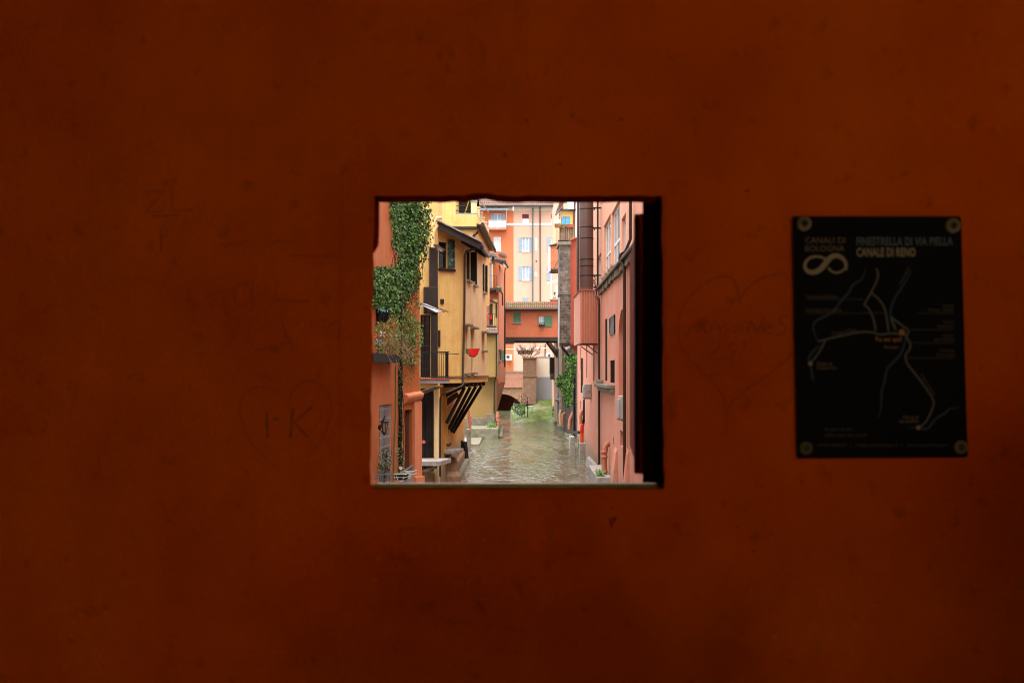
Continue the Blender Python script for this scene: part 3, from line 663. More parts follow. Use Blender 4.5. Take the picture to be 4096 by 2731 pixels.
for i, (x0, x1, y) in enumerate(((130, 470, 558), (130, 600, 640), (780, 998, 640), (740, 1000, 737), (740, 1000, 815), (720, 1000, 905))): sline([(x0, y), (x1, y)], 2.5, 'sign_dim', 'leader_line', WY-.0062-.00003*i)
def disc(x, y, r, m, name, Y):
    mb = MB(); mb.poly([SP(x+r*math.cos(2*math.pi*k/18), y-r*math.sin(2*math.pi*k/18), Y) for k in range(18)]); return mb.build(name, M[m], sg)
disc(150, 938, 13, 'sign_cream', 'map_dot', WY-.0072); disc(789, 1316, 13, 'sign_cream', 'map_dot', WY-.0072); disc(692, 752, 18, 'sign_orange', 'map_dot', WY-.0072)
# the lying eight: wide S stroke plus two lobes
sline([(245, 322), (215, 308), (180, 303), (140, 315), (117, 345), (118, 375), (140, 398), (175, 400), (212, 380), (240, 345), (268, 310), (302, 296), (340, 312), (362, 345), (360, 385)], 26, 'sign_cream', 'emblem', WY-.0070, lambda t: .5+.75*math.exp(-((t-.62)/.28)**2))
sline([(256, 372), (280, 398), (312, 402), (345, 388), (362, 360)], 12, 'sign_cream', 'emblem', WY-.0073)
for (x, y, lb) in ((112, 110, 0), (994, 122, 0), (124, 1437, 1), (1041, 1432, 0)):
    mb = MB(); c = SP(x, y, WY-.006); k = .000292; r0 = 44 if y < 500 else 39
    mb.lathe(c, [(r0*k, 0), (r0*k, .0015), (r0*.8*k, .003), (r0*.62*k, .0034), (r0*.58*k, .0022), (r0*.3*k, .002), (r0*.22*k, .0008), (.0003, .0006)], 24, (0, -1, 0)); sc_ = mb.build('screw', M['screw'] if lb == 0 or x > 500 else M['screw_old'], sg, smooth=True); mb = MB(); mb.lathe(c, [(r0*.56*k, .003), (r0*.56*k, .0040), (r0*.30*k, .0040), (r0*.26*k, .003)], 20, (0, -1, 0)); mb.build('recess_shade_ring', M['screw_ring'], sc_)  # dark ring painted in as the shade of the recess

# ------------------------------------------------------------------ the portico building that carries the wall
pb = thing('portico_building', 'portico house whose arcade shelters the wall with the little window', 'building', (0, -1, -1.6))
mb = MB(); mb.box(-8, 8, -3.4, 1.715, 2.25, 2.55); mb.build('ceiling', M['ceil'], pb)
mb = MB(); mb.box(-8, 8, -3.4, -3.1, 2.56, 12); mb.box(-8, 8, -3.1, 1.715, 11.7, 12); mb.build('upper_wall', M['orange_house'], pb)
mb = MB(); mb.box(-1.595, .15, -3.38, -2.75, -1.595, 2.245); mb.build('pier', M['cream'], pb)  # unseen pier, added and widened so the light comes from the right
for x in (-5.6, 3.7, 6.9):
    mb = MB(); mb.box(x-.35, x+.35, -3.38, -2.75, -1.595, 2.245); mb.build('pillar', M['cream'], pb)
mb = MB(); mb.box(-1.95, -1.6, -3.37, 1.71, -1.595, 2.245); mb.build('added_shade_wall', M['added_shade_wall'], pb)  # unseen wall, added to block light from the left
mb = MB(); mb.box(-1.599, -.95, .9, 1.712, -1.595, 2.245); mb.build('pilaster', M['added_shade_wall'], pb)  # unseen pilaster, added to shade the left edge of the orange wall
cbn = thing('added_shade_box', 'unseen dark metal box added to shade the lower right of the orange wall', 'cabinet', (1.25, 1.4, -1.6))  # unseen box, added to darken the lower right of the wall
mb = MB(); mb.box(1.0, 1.6, .95, 1.71, -1.595, -.05); mb.build('case', M['pipe_dark'], cbn, bevel=.01); mb = MB(); mb.box(1.03, 1.57, .935, .949, -1.5, -.1); mb.build('door', M['pipe_dark'], cbn, bevel=.004)
mb = MB(); mb.box(7.7, 8, -3.4, 1.71, -1.595, 2.245); mb.build('end_wall', M['cream'], pb)
mb = MB(); Fo = Facade((30, -10.5), (-30, -10.5))
ob = thing('street_house', 'ochre house across the street from the portico', 'house', (0, -10.5, -1.75))
for k in range(9):
    for z in (0, 3.2): window(ob, Fo, 5+k*6, 6.2+k*6, z-.6, z+1.2, fr='white', pane='glass_dark', shut='green_dark', slats=False)
Fo.wall(mb, -6.5, 7.5); mb.box(-30, 30, -14.5, -10.72, -6.5, 7.4); mb.build('wall', M['cream'], ob)

# ================================================================== LEFT BANK
# ------------------------------------------------------------------ orange house under the ivy
hA = thing('orange_house', 'orange house covered in ivy beside the window, left bank of the canal', 'house', pt(150, 34)+Vector((-1, 0, WZ)))
A0, A1, A3, A4 = pt(-60, 29.6), pt(185, 35.5), pt(216, 37.2), pt(297, 38.2)
f0 = Facade(A0, A1); f1 = Facade(A1, A3); f2 = Facade(A3, A4); f3 = Facade(A4, (A4.x-3, A4.y+.05))
mb = MB()
u0, u1, z0, z1 = f0.rect(97, 1092, 157, 1600, 130)
window(hA, f0, u0, u1, z0, z1, .3, fr='iron', pane='glass_dark', cols=3, rows=4, fw=.05, bars='zinc', label='tall barred window behind the wall lantern')
u0, u1, z0, z1 = f2.rect(222, 1118, 259, 1470, 240)
f2.hole(u0, u1, z0, z1, .16)
d = MB(); d.fbox(f2, u0+.02, u1-.02, -.155, -.11, z0+.02, z1-.02)
for k in range(5): d.fbox(f2, u0+.04+(u1-u0-.08)*k/5, u0+.02+(u1-u0-.08)*(k+.9)/5, -.11, -.095, z0+.05, z1-.05)
d.build('door', mat('russet_door_wood', srgb(96, 48, 30), vary=.25, streak=.3), hA)
u0, u1, z0, z1 = f2.rect(243, 705, 264, 885, 250)
window(hA, f2, u0, u1, z0, z1, .15, fr='dark_wood', pane='glass_dark', sill='stone')
f0.wall(mb, WZ-1, 10); f1.wall(mb, WZ-1, 10); f2.wall(mb, WZ-1, 10); f3.wall(mb, WZ-1, 10)
mb.poly([f0.P(0, 0, WZ-1), f0.P(0, 0, 10), (-9, 29, 10), (-9, 29, WZ-1)])
mb.build('wall', M['orange_house'], hA)
# flared ledge over the niche
mb = MB(); prof = [(0, -.0), (.05, -.02), (.16, .10), (.20, .20), (.20, .28), (0, .36)]
zl = f2.at(290, 1072)[1]; U = [f2.u(218), f2.u(296)]
for (wa, za), (wb, zb_) in zip(prof[:-1], prof[1:]): mb.poly([f2.P(U[0], wa, zl+za-.08), f2.P(U[1], wa, zl+za), f2.P(U[1], wb, zl+zb_), f2.P(U[0], wb, zl+zb_-.08)])
mb.poly([f2.P(U[1], w_, zl+z_) for w_, z_ in prof]); mb.poly([f2.P(U[0], w_, zl+z_-.08) for w_, z_ in reversed(prof)])
mb.build('ledge', M['orange_pale'], hA)
mb = MB(); ua, ub = f2.u(262), f2.u(298); mb.fbox(f2, ua, ub, .002, .10, WZ-.5, zl-.03); mb.fbox(f2, ua-.05, ub+.03, .11, .2, WZ-.4, f2.at(280, 1450)[1]); mb.build('pilaster', M['orange_pale'], hA)
downpipe(hA, [P3(203, 540, 36.0), P3(200, 900, 35.95), P3(200, 1520, 35.9)], .07, 'pipe_dark')
downpipe(hA, [P3(178, 900, 35.2), P3(178, 1120, 35.1), P3(170, 1300, 34.9), P3(166, 1520, 34.8)], .018, 'green_deep', 'cable')
mb = MB(); mb.box(-9.2, A0.x, 29.5, 36, 10.0, 10.2); mb.box(-9.2, A4.x+.3, 36.01, 38.6, 10.0, 10.2); mb.build('roof', M['tile_plain'], hA)

nh = thing('unseen_canal_house', 'unseen plain orange house wall on the left bank next to the window wall', 'house', (-6, 15, WZ))  # out-of-view neighbour house, added to cut sky light on the near bank
mb = MB(); Fn = Facade((-5.0, 2.2), (-5.0, 29.4)); [window(nh, Fn, 3+k*6, 4+k*6, z_, z_+1.5, .16, fr='white', pane='glass_dark', sill='concrete', shut='green_dark', slats=False) for k in range(4) for z_ in (.4, 4.4)]; Fn.wall(mb, WZ-1, 11); mb.poly([(-5, 29.4, WZ-1), (-12, 29.4, WZ-1), (-12, 29.4, 11), (-5, 29.4, 11)]); mb.build('wall', M['orange_house'], nh); mb = MB(); mb.box(-12, -4.3, 2, 29.5, 11.01, 11.2); mb.build('roof', M['tile_plain'], nh)
# ivy cascade and the planting above the lantern
def yA(x): return (f0.A+f0.X*f0.u(x)).y if x < 185 else (f1.A+f1.X*f1.u(x)).y if x < 216 else ((f2.A+f2.X*f2.u(x)).y if x < 297 else 38.3)
iv = thing('ivy', 'dense dark green ivy cascading down the orange house from the top', 'ivy', P3(190, 640, 35.4))
poly1 = [(150, 40), (335, 40), (347, 150), (345, 230), (338, 300), (325, 370), (300, 400), (303, 465), (285, 515), (235, 545), (222, 600), (215, 650), (150, 640), (90, 615), (60, 600), (60, 405), (110, 398), (180, 392), (198, 350), (172, 290), (165, 230), (152, 150)]
poly2 = [(152, 60), (300, 60), (290, 300), (270, 470), (215, 540), (205, 640), (62, 600), (62, 415), (190, 400), (205, 340), (175, 250)]
mb = MB(); foliage(mb, [poly1], 4200, yA, .125, .07, .75, clump=.6); foliage(mb, [poly2], 4200, yA, .125, .075, .55, clump=.35)
poly5 = [(x+(22 if x > 200 else -16)*rnd.random(), y+rnd.uniform(-4, 22)) for x, y in poly1]; foliage(mb, [poly5], 900, yA, .13, .075, .95, clump=.2); foliage(mb, [[(205, 540), (290, 500), (300, 620), (260, 700), (215, 690)]], 160, yA, .10, .06, .4); mb.build('leaves', M['ivy'], iv)
mb = MB()
for k in range(26):
    x = rnd.uniform(170, 300); y = rnd.uniform(60, 300); p = []
    for j in range(10): p.append(P3(x, y, yA(x)-.06)); x += rnd.gauss(0, 7); y += rnd.uniform(15, 45)
    mb.tube(p, .009, 4)
p = [P3(205, 650-k*12, yA(200)-.1) for k in range(0)]
for x0, y0, x1, y1 in ((130, 450, 185, 340), (230, 640, 285, 520), (215, 560, 240, 760)):
    mb.tube([P3(x0+(x1-x0)*t+8*math.sin(6*t), y0+(y1-y0)*t, yA(x0)-.12) for t in (0, .25, .5, .75, 1)], .01, 4)
mb.build('stem', M['stem_dark'], iv)
sh_ = thing('balcony_shrub', 'twiggy yellow-green shrub spilling over the planter below the ivy', 'shrub', P3(170, 880, 33.8))
poly3 = [(75, 690), (130, 640), (215, 640), (280, 670), (312, 700), (318, 760), (300, 850), (285, 890), (215, 890), (150, 870), (75, 860)]
poly4 = [(180, 640), (250, 600), (300, 690), (260, 800), (170, 780)]
mb = MB(); foliage(mb, [poly3], 1500, lambda x: yA(min(x, 290))-.25, .085, .055, .7, clump=.5); foliage(mb, [poly4], 450, lambda x: yA(min(x, 290))-.35, .08, .05, .5)
foliage(mb, [[(200, 880), (300, 860), (270, 960), (240, 1010), (205, 940)]], 70, lambda x: yA(min(x, 290))-.2, .07, .045, .3); mb.build('leaves', M['shrub'], sh_)
mb = MB()
for k in range(150):
    x, y = rnd.uniform(110, 250), rnd.uniform(770, 880); dx, dyy = rnd.uniform(-9, 13), rnd.uniform(-26, 10); p = []; Y = yA(min(x, 280))-rnd.uniform(.2, .8)
    for j in range(6): p.append(P3(x, y, Y)); x += dx+rnd.gauss(0, 4); y += dyy+j*3+rnd.gauss(0, 3); Y += rnd.gauss(0, .03)
    mb.tube(p, .007, 4)
for k in range(14):
    x = rnd.uniform(225, 300); y = rnd.uniform(520, 860); p = []
    for j in range(8): p.append(P3(x, y, yA(min(x, 292))-.15)); x += rnd.gauss(0, 6); y += rnd.uniform(10, 30)
    mb.tube(p, .006, 4)
mb.build('branch', M['twig_pale'], sh_)
pl = thing('planter_box', 'long black planter box under the twiggy shrub on the orange wall', 'planter', P3(120, 890, 33))
mb = MB(); mb.fbox(f0, f0.u(20), f0.u(150), .05, .30, f0.at(120, 885)[1], f0.at(120, 848)[1]); mb.build('trough', M['black_cloth'], pl)
mb = MB(); mb.fbox(f0, f0.u(20)+.05, f0.u(150)-.05, .09, .26, f0.at(120, 848)[1]+.003, f0.at(120, 848)[1]+.04); mb.build('soil', M['stem_dark'], pl)
cl = thing('dark_cloth', 'dark cloth hung on a line below the ivy', 'cloth', P3(118, 690, 33))
mb = MB(); n = 12
top = [P3(78+k*6.5, 612+8*math.sin(k*.26)+k*1.2, yA(100)-.55+.05*math.sin(k*1.3)) for k in range(n)]; bot = [P3(76+k*6.2, 695-2*k+5*math.sin(k), yA(100)-.50+.06*math.sin(k*1.7)) for k in range(n)]
for k in range(n-1): mb.poly([top[k], top[k+1], bot[k+1], bot[k]])
mb.build('sheet', M['black_cloth'], cl, smooth=True)
mb = MB()
for k in (2, 4, 5, 7, 9): mb.bar(top[k]+Vector((0, -.02, .05)), top[k]+Vector((.01, -.02, -.04)), .02, .02)
mb.build('clothes_peg', M['blue'], cl)
for i, (x, y, cn, lb, r) in enumerate(((112, 742, 'white', 'white butterfly-winged garden ornament stuck in the planter', .075), (85, 748, 'sign_orange', 'yellow-orange pinwheel ornament at the left end of the planter', .07), (92, 780, 'blue', 'pale blue pinwheel ornament low in the planter', .08))):
    t = thing('garden_ornament', lb, 'ornament', P3(x, y+70, yA(x)-.85), 'ornaments in the planter'); c = P3(x, y, yA(x)-.85)
    mb = MB()
    for k in range(4):
        a = k*math.pi/2+.4; d1 = Vector((math.cos(a), .15, math.sin(a))); d2 = Vector((math.cos(a+.7), -.1, math.sin(a+.7)))
        mb.poly([c, c+d1*r*1.4, c+(d1+d2)*r*.9, c+d2*r*.7])
    mb.build('wing', M[cn], t); mb = MB(); mb.tube([c, P3(x, y+70, yA(x)-.85)], .006, 5); mb.build('stick', M['iron'], t)
vn = thing('climbing_vine', 'thin leafy vine climbing the dark downpipe of the orange house', 'vine', P3(200, 1490, 35.7))
mb = MB(); yv = lambda x: 35.8
foliage(mb, [[(186, 900), (216, 900), (216, 1490), (180, 1490)]], 260, yv, .075, .045, .25, clump=.5)
mb.build('leaves', M['ivy'], vn)
mb = MB()
for k in range(7):
    x = rnd.uniform(190, 212); p = []
    for j in range(14): p.append(P3(x, 880+j*46, 35.75-rnd.uniform(0, .08))); x += rnd.gauss(0, 4)
    mb.tube(p, .012, 4)
mb.build('stem', M['stem_dark'], vn)
dp = thing('dusty_shrub', 'dusty grey-green shrub in front of the barred window below the lantern', 'shrub', P3(125, 1480, 32.3))
mb = MB(); foliage(mb, [[(95, 1320), (140, 1300), (158, 1360), (150, 1430), (130, 1440), (98, 1430)], [(180, 1310), (215, 1300), (222, 1400), (200, 1440)]], 330, lambda x: yA(x)-.2, .09, .055, .5, clump=.4); mb.build('leaves', M['dry_leaf'], dp)
mb = MB()
for k in range(9):
    x = rnd.uniform(100, 150); mb.tube([P3(x, 1490, yA(x)-.5), P3(x+rnd.uniform(-10, 10), 1400, yA(x)-.45), P3(x+rnd.uniform(-20, 20), 1320, yA(x)-.4)], .008, 4)
mb.build('stem', M['stem_dark'], dp)
# wall lantern
ln = thing('wall_lantern', 'black wall lantern on the orange house beside the barred window', 'lantern', P3(92, 1235, 32.4))
c = P3(122, 1205, 32.0); s = .0065
def LP(dx, dy_): return c+Vector((dx*s, 0, -dy_*s))
mb = MB(); mb.lathe(c+Vector((0, 0, .17)), [(.15, 0), (.145, .02), (.07, .07), (.055, .09), (.06, .10), (.02, .14), (.015, .17), (.022, .18), (.005, .20)], 8); mb.build('cap', M['iron'], ln)
mb = MB(); mb.lathe(c+Vector((0, 0, -.16)), [(.055, 0), (.11, .32)], 6); mb.build('glass', mat('lantern_glass', srgb(150, 130, 110), rough=.2, vary=.1), ln)
mb = MB()
for k in range(6):
    a = math.pi/3*k; mb.tube([c+Vector((.06*math.cos(a), .06*math.sin(a), -.17)), c+Vector((.118*math.cos(a), .118*math.sin(a), .17))], .009, 5)
mb.lathe(c+Vector((0, 0, -.20)), [(.02, -.03), (.065, 0), (.065, .035)], 8); mb.build('frame', M['iron'], ln)
mb = MB(); b0 = P3(97, 1205, 32.3); mb.lathe(b0, [(.10, 0), (.09, .03), (.03, .05)], 12, (1, -.4, 0)); mb.tube([b0, b0+Vector((.07, -.1, -.12)), c+Vector((0, 0, -.24)), c+Vector((0, 0, -.2))], .018, 6); mb.build('bracket', M['iron'], ln)
# railing with flower boxes at the foot of the orange house
rl = thing('balcony_railing', 'grey metal balcony railing below the lantern, at the bottom left corner of the window view', 'railing', P3(180, 1500, 31.5))
q0, q1, q2 = P3(70, 1440, 31.2), P3(190, 1442, 31.3), P3(262, 1396, 34.5)
rz = lambda p: Vector((p.x, p.y, p.z-.9))
mb = MB()
for a, b in ((q0, q1), (q1, q2)):
    n = max(4, int((b-a).length/.11))
    for k in range(n+1): p = a.lerp(b, k/n); mb.tube([p, rz(p)], .008, 4)
mb.build('baluster', M['zinc'], rl)
mb = MB()
for a, b in ((q0, q1), (q1, q2)): mb.bar(a, b, .06, .03); mb.bar(a-Vector((0, 0, .14)), b-Vector((0, 0, .14)), .02, .02)
mb.build('handrail', M['pipe_blue'], rl)
for i, (x, y, Y, m_, lb) in enumerate(((200, 1440, 31.4, 'black_cloth', 'black flower box with green seedlings hung on the railing'), (238, 1425, 32.6, 'metal_box', 'grey flower box in a wire basket at the railing end'))):
    t = thing('flower_box', lb, 'flower box', P3(x, y+20, Y), 'flower boxes on the railing'); p = P3(x, y, Y)
    mb = MB(); X = .16; mb.box8([p+Vector((-X*.8, -.1, -.16)), p+Vector((X*.8, -.1, -.16)), p+Vector((X*.8+.08, .3, -.16)), p+Vector((-X*.8+.08, .3, -.16)), p+Vector((-X, -.13, 0)), p+Vector((X, -.13, 0)), p+Vector((X+.08, .33, 0)), p+Vector((-X+.08, .33, 0))]); mb.build('trough', M[m_], t)
    mb = MB()
    for k in (0, 1): mb.tube([p+Vector((-X-.02, -.15, .02-.1*k)), p+Vector((X+.02, -.15, .02-.1*k)), p+Vector((X+.1, .35, .02-.1*k))], .007, 4)
    mb.tube([p+Vector((-.1, -.15, -.02)), p+Vector((-.05, -.18, -.18)), p+Vector((.08, -.18, -.2)), p+Vector((.14, -.15, -.05))], .007, 4); mb.build('wire_holder', M['white'], t)
    if i == 0:
        mb = MB()
        for k in range(150): leaf(mb, p+Vector((rnd.uniform(-.13, .18), rnd.uniform(-.1, .28), rnd.uniform(.0, .06))), (rnd.gauss(0, .5), rnd.gauss(-.3, .5), 1), .05, .03)
        mb.build('seedlings', M['shrub'], t)
    else:
        mb = MB(); mb.box(p.x-.1, p.x+.18, p.y, p.y+.2, p.z+.003, p.z+.02); mb.build('soil', M['stem_dark'], t)
t = thing('pinwheel', 'small pale pinwheel standing in the black flower box', 'pinwheel', P3(205, 1440, 31.4)); c = P3(203, 1408, 31.4)
mb = MB(); mb.lathe(c, [(.055, 0), (.055, .008)], 12, (.3, -1, 0)); mb.build('disc', M['shirt'], t); mb = MB(); mb.tube([c, P3(205, 1440, 31.4)], .006, 4); mb.build('stick', M['white'], t)

# ------------------------------------------------------------------ yellow house with the overhang
hB = thing('yellow_house', 'yellow house jutting over the canal on timber struts, green shutters', 'house', pt(420, 46)+Vector((-1, 0, WZ)))
B1 = pt(515, 44.0); B2 = pt(630, 51.0); BQ = pt(388, 43.0)
fF = Facade(BQ, B1); fS = Facade(B1, B2); fT = Facade(pt(255, 42.8), BQ); fU = Facade(BQ, pt(410, 47))
# tall left strip (balcony side), upper part
u0, u1, z0, z1 = fT.rect(302, 645, 352, 958)
window(hB, fT, u0, u1, z0, z1, .25, fr='dark_wood', pane='glass_dark', cols=2, rows=2, label='dark balcony door of the yellow house')
d_ = fT.rect(302, 1012, 368, 1425)
fT.hole(*d_, .12)
mb = MB(); n = 4; uu = d_[1]-d_[0]
for k in range(n): mb.fbox(fT, d_[0]+uu*k/n+.006, d_[0]+uu*(k+1)/n-.006, -.115, -.06-.012*(k % 2), d_[2]+.01, d_[3]-.01)
bd = mb.build('boarding', M['black_wood'], hB)
mb = MB(); fT.wall(mb, WZ-1, 9.2); Ft2 = Facade(BQ, pt(410, 47.2)); Ft2.wall(mb, 6.1, 9.2)
mb.poly([(-6, 47.2, 9.2), pt(255, 42.8)+Vector((0, 0, 9.2)), BQ+Vector((0, 0, 9.2)), pt(410, 47.2)+Vector((0, 0, 9.2))])
mb.build('wall', M['yellow'], hB)
zF = -.22
u0, u1, z0, z1 = fF.rect(391, 284, 434, 414)
wi = window(hB, fF, u0, u1, z0, z1, .14, fr='dark_wood', pane='glass_dark', cols=1, fw=.04, label='dark window with one worn green shutter')
su0, su1, sz0, sz1 = fF.rect(434, 272, 468, 415); shutter(wi, fF, su0, su1, sz0, sz1, .03, 'green_worn', False)
mb = MB(); mb.fbox(fF, u0-.02, su1, .003, .12, z0-.12, z0-.02); mb.build('sill', M['pipe_dark'], wi)
for (x0, y0, x1, y1, nm) in ((399, 568, 415, 592, 'vent'), (388, 723, 397, 804, 'vent')):
    r_ = fF.rect(x0, y0, x1, y1); mb = MB(); mb.fbox(fF, r_[0], r_[1], .003, .05, r_[2], r_[3])
    for k in range(6): z = r_[2]+(r_[3]-r_[2])*(k+.5)/6; mb.fbox(fF, r_[0]+.02, r_[1]-.02, .052, .062, z-.015, z+.015)
    mb.build(nm, M['beam'], hB)
mb = MB(); zL, zR = 6.2, 5.86
fF.wall(mb, zF, zR); mb.poly([fF.P(0, 0, zR), fF.P(fF.len, 0, zR), fF.P(0, 0, 6.3)])
mb.build('wall', M['yellow'], hB)
# canal side
r_ = (fS.u(531), fS.u(549), fS.at(545, 472)[1], fS.at(545, 340)[1]); w1_ = window(hB, fS, *r_, .15, fr='dark_wood', pane='glass_dark', cols=1)
def out_leaf(par, u, L, z0, z1):
    q = MB(); q.box8([fS.P(u, .02, z0), fS.P(u, L, z0), fS.P(u+.06, L, z0), fS.P(u+.06, .02, z0), fS.P(u, .02, z1), fS.P(u, L, z1), fS.P(u+.06, L, z1), fS.P(u+.06, .02, z1)])
    for z_ in (z0+.04, (z0+z1)/2-.05, z1-.12): q.box8([fS.P(u-.02, .05, z_), fS.P(u-.02, L-.03, z_), fS.P(u-.001, L-.03, z_), fS.P(u-.001, .05, z_), fS.P(u-.02, .05, z_+.08), fS.P(u-.02, L-.03, z_+.08), fS.P(u-.001, L-.03, z_+.08), fS.P(u-.001, .05, z_+.08)])
    return q.build('shutter', M['green_dark'], par)
out_leaf(w1_, r_[0]-.06, .13, r_[2]-.05, r_[3]+.05); out_leaf(w1_, r_[1], .30, r_[2]-.05, r_[3]+.08)
q = MB(); q.fbox(fS, r_[0]+.0, r_[1], .003, .16, r_[2]-.16, r_[2]-.07); q.build('sill', M['concrete'], w1_)
r_ = (fS.u(562), fS.u(572), fS.at(566, 490)[1], fS.at(566, 362)[1]); w1_ = window(hB, fS, *r_, .15, fr='dark_wood', pane='glass_dark', cols=1); out_leaf(w1_, r_[1], .10, r_[2]-.05, r_[3]+.05)
q = MB(); q.fbox(fS, r_[0]+.0, r_[1]+.2, .003, .16, r_[2]-.16, r_[2]-.07); q.build('sill', M['concrete'], w1_)
r_ = (fS.u(611), fS.u(621), fS.at(616, 528)[1], fS.at(616, 402)[1]); w2_ = window(hB, fS, *r_, .15, fr='dark_wood', pane='glass_dark', cols=2)
out_leaf(w2_, r_[0]-.06, .09, r_[2]-.05, r_[3]+.05); out_leaf(w2_, r_[1], .14, r_[2]-.05, r_[3]+.05)
q = MB(); q.fbox(fS, r_[0], r_[1], .003, .16, r_[2]-.16, r_[2]-.07); q.build('sill', M['concrete'], w2_)
for (xa, xb, ya, yb) in ((521, 534, 702, 935), (551, 565, 716, 932), (606, 617, 737, 822)):
    u0, u1 = fS.u(xa), fS.u(xb); z1 = fS.at(xa, ya)[1]; z0 = fS.at(xa, yb)[1]
    wo = window(hB, fS, u0, u1, z0, z1, .22, fr='deep_yellow', pane='deep_yellow', cols=1, fw=.05, label='narrow blind window slot on the canal side')
    q = MB(); q.fbox(fS, u0-.12, u1+.25, .003, .24, z1+.01, z1+.10); q.build('hood', M['stone'], wo)
    q = MB(); q.fbox(fS, u0-.08, u1+.1, .003, .2, z0-.09, z0-.01); q.build('sill', M['stone'], wo)
mb = MB(); fS.wall(mb, zF, 5.72); mb.poly([fS.P(0, 0, 5.72), fS.P(fS.len, 0, 5.72), fS.P(fS.len, 0, 6.05), fS.P(0, 0, 5.86)])
mb.poly([fS.P(fS.len, 0, zF), fS.P(fS.len, 0, 6.05), (-6, 51.2, 6.3), (-6, 51.2, zF)])
mb.poly([BQ+Vector((0, 0, zF)), (-6, 51.2, zF), fS.P(fS.len, 0, zF), fS.P(0, 0, zF)])
mb.build('wall', M['yellow_side'], hB)
# string course and the joists beneath
mb = MB(); mb.fbox(fS, -.05, fS.len, .003, .12, zF+.02, zF+.10); mb.fbox(fF, 0, fF.len+.1, .003, .10, zF+.02, zF+.09); mb.build('string_course', M['stone_brown'], hB)
mb = MB(); mb.fbox(fS, 0, fS.len, -.25, .06, zF-.22, zF-.012); mb.fbox(fF, -.02, fF.len-.05, -.25, .04, zF-.22, zF-.012); mb.build('wall_plate', M['yellow'], hB)
mb = MB()
for k in range(6): u = .5+k*1.2; mb.fbox(fS, u-.09, u+.09, -1.1, .0, zF-.42, zF-.225)
mb.build('joist', M['beam'], hB)
XB = -2.95
for Y, yb_ in ((44.6, 1185), (46.2, 1215), (47.8, 1228), (49.6, 1232)):
    u = (Y-44)/fS.X.y; a = fS.P(u, -.05, zF-.43); b = Vector((XB+.02, Y, (HZ-yb_)/FPX*Y))
    q = MB(); q.bar(a, b, .24, .16); q.build('strut', M['black_wood'], hB)
    q = MB(); dq = (b-a).cross(Vector((0, 1, 0))).normalized()*.0; q.bar(a+Vector((.09, -.17, .02)), b+Vector((.09, -.17, .02)), .03, .02); q.build('strut_strip', M['plank'], hB)
mb = MB(); mb.bar(P3(402, 1105, 45.2), P3(486, 1040, 45.8), .14, .2); mb.bar(P3(404, 1060, 45.2), P3(520, 1000, 45.0), .1, .12); mb.build('brace', M['beam'], hB)
# recessed base wall down to the water
fb = Facade(pt(397, 43.6), (XB, 45.4)); fb2 = Facade((XB, 45.4), (XB, 62)); mb = MB()
fb.wall(mb, WZ-1, zF-.02); fb2.wall(mb, WZ-1, zF-.02); mb.poly([(XB, 62, WZ-1), (XB, 62, zF), (-6, 62, zF), (-6, 62, WZ-1)]); mb.build('wall', M['deep_yellow'], hB)
mb = MB()
mb.box(XB+.005, XB+.22, 46.2, 62.2, WZ-.6, WZ+.5); mb.build('footing', M['stone_brown'], hB, bevel=.06); mb = MB(); mb.box(XB+.22, XB+.5, 45.6, 62.4, WZ-.6, WZ+.07); mb.build('footing', M['stone'], hB, bevel=.05); mb = MB()
mb.lathe(Vector((XB+.02, 45.7, WZ-.6)), [(.62, 0), (.6, .9), (.45, 1.1), (.42, 1.6), (.3, 1.75)], 16); mb.build('footing', M['stone_brown'], hB)
mb = MB(); mb.box(XB+.01, XB+.12, 57.3, 57.8, WZ-.4, -3.9); mb.bar((XB+.32, 57.6, WZ), (XB+.2, 57.8, -4.0), .2, .2); mb.build('mooring_post', M['black_wood'], hB)
# front pillar, downpipe, base stone
mb = MB(); mb.fbox(fT, fT.u(370), fT.len+.02, .003, .10, WZ-.5, -.55); mb.build('pillar', M['pale_yellow'], hB)
mb = MB(); mb.fbox(fT, fT.u(300), fT.u(362), .003, .25, WZ-.5, fT.at(330, 1425)[1]); mb.build('base_stone', M['stone_brown'], hB)
downpipe(hB, [P3(590, 305, 43.6), P3(560, 322, 43.7), P3(530, 330, 43.85), P3(521, 350, 43.85), P3(520, 600, 43.85), P3(512, 968, 43.85), P3(518, 985, 43.75), P3(508, 1000, 43.7), P3(440, 1030, 43.4), P3(404, 1042, 43.3), P3(399, 1065, 43.3), P3(398, 1450, 43.2)], .05, 'pipe_brown')
downpipe(hB, [P3(425, 1195, 46.3), P3(440, 1230, 46.3), P3(428, 1250, 46.2), P3(426, 1300, 46.2)], .06, 'pipe_clay', 'waste_pipe')
# roof: mono-pitch gable end towards us
ra, rb = Vector((-3.2, 42.4, 6.32)), Vector((-1.36, 43.2, 5.52)); rc, rd = P3(634, 346, 51.3), Vector((-3.2, 51.3, 6.9))
tiles(hB, rb, rc, rd, ra, 26, 5, 'tile_plain', 'roof')
mb = MB(); mb.bar(ra+Vector((0, -.06, -.02)), rb+Vector((0, -.06, -.02)), .06, .30); mb.build('bargeboard', M['casing'], hB)
mb = MB(); mb.bar(ra+Vector((0, -.10, .15)), rb+Vector((0, -.10, .15)), .22, .05); mb.build('verge_tile', M['concrete'], hB)
for k in range(10):
    t = (k+.3)/10.; p = rb.lerp(rc, t); mb = MB(); mb.bar(p+Vector((-.05, 0, -.16)), p+Vector((-.85, 0, .18)), .1, .1); mb.build('rafter', M['black_wood'], hB)
mb = MB(); mb.tube([rb+Vector((.05, 0, -.1)), rc+Vector((.05, 0, -.1))], .09, 8); mb.build('gutter', M['pipe_dark'], hB, smooth=True)
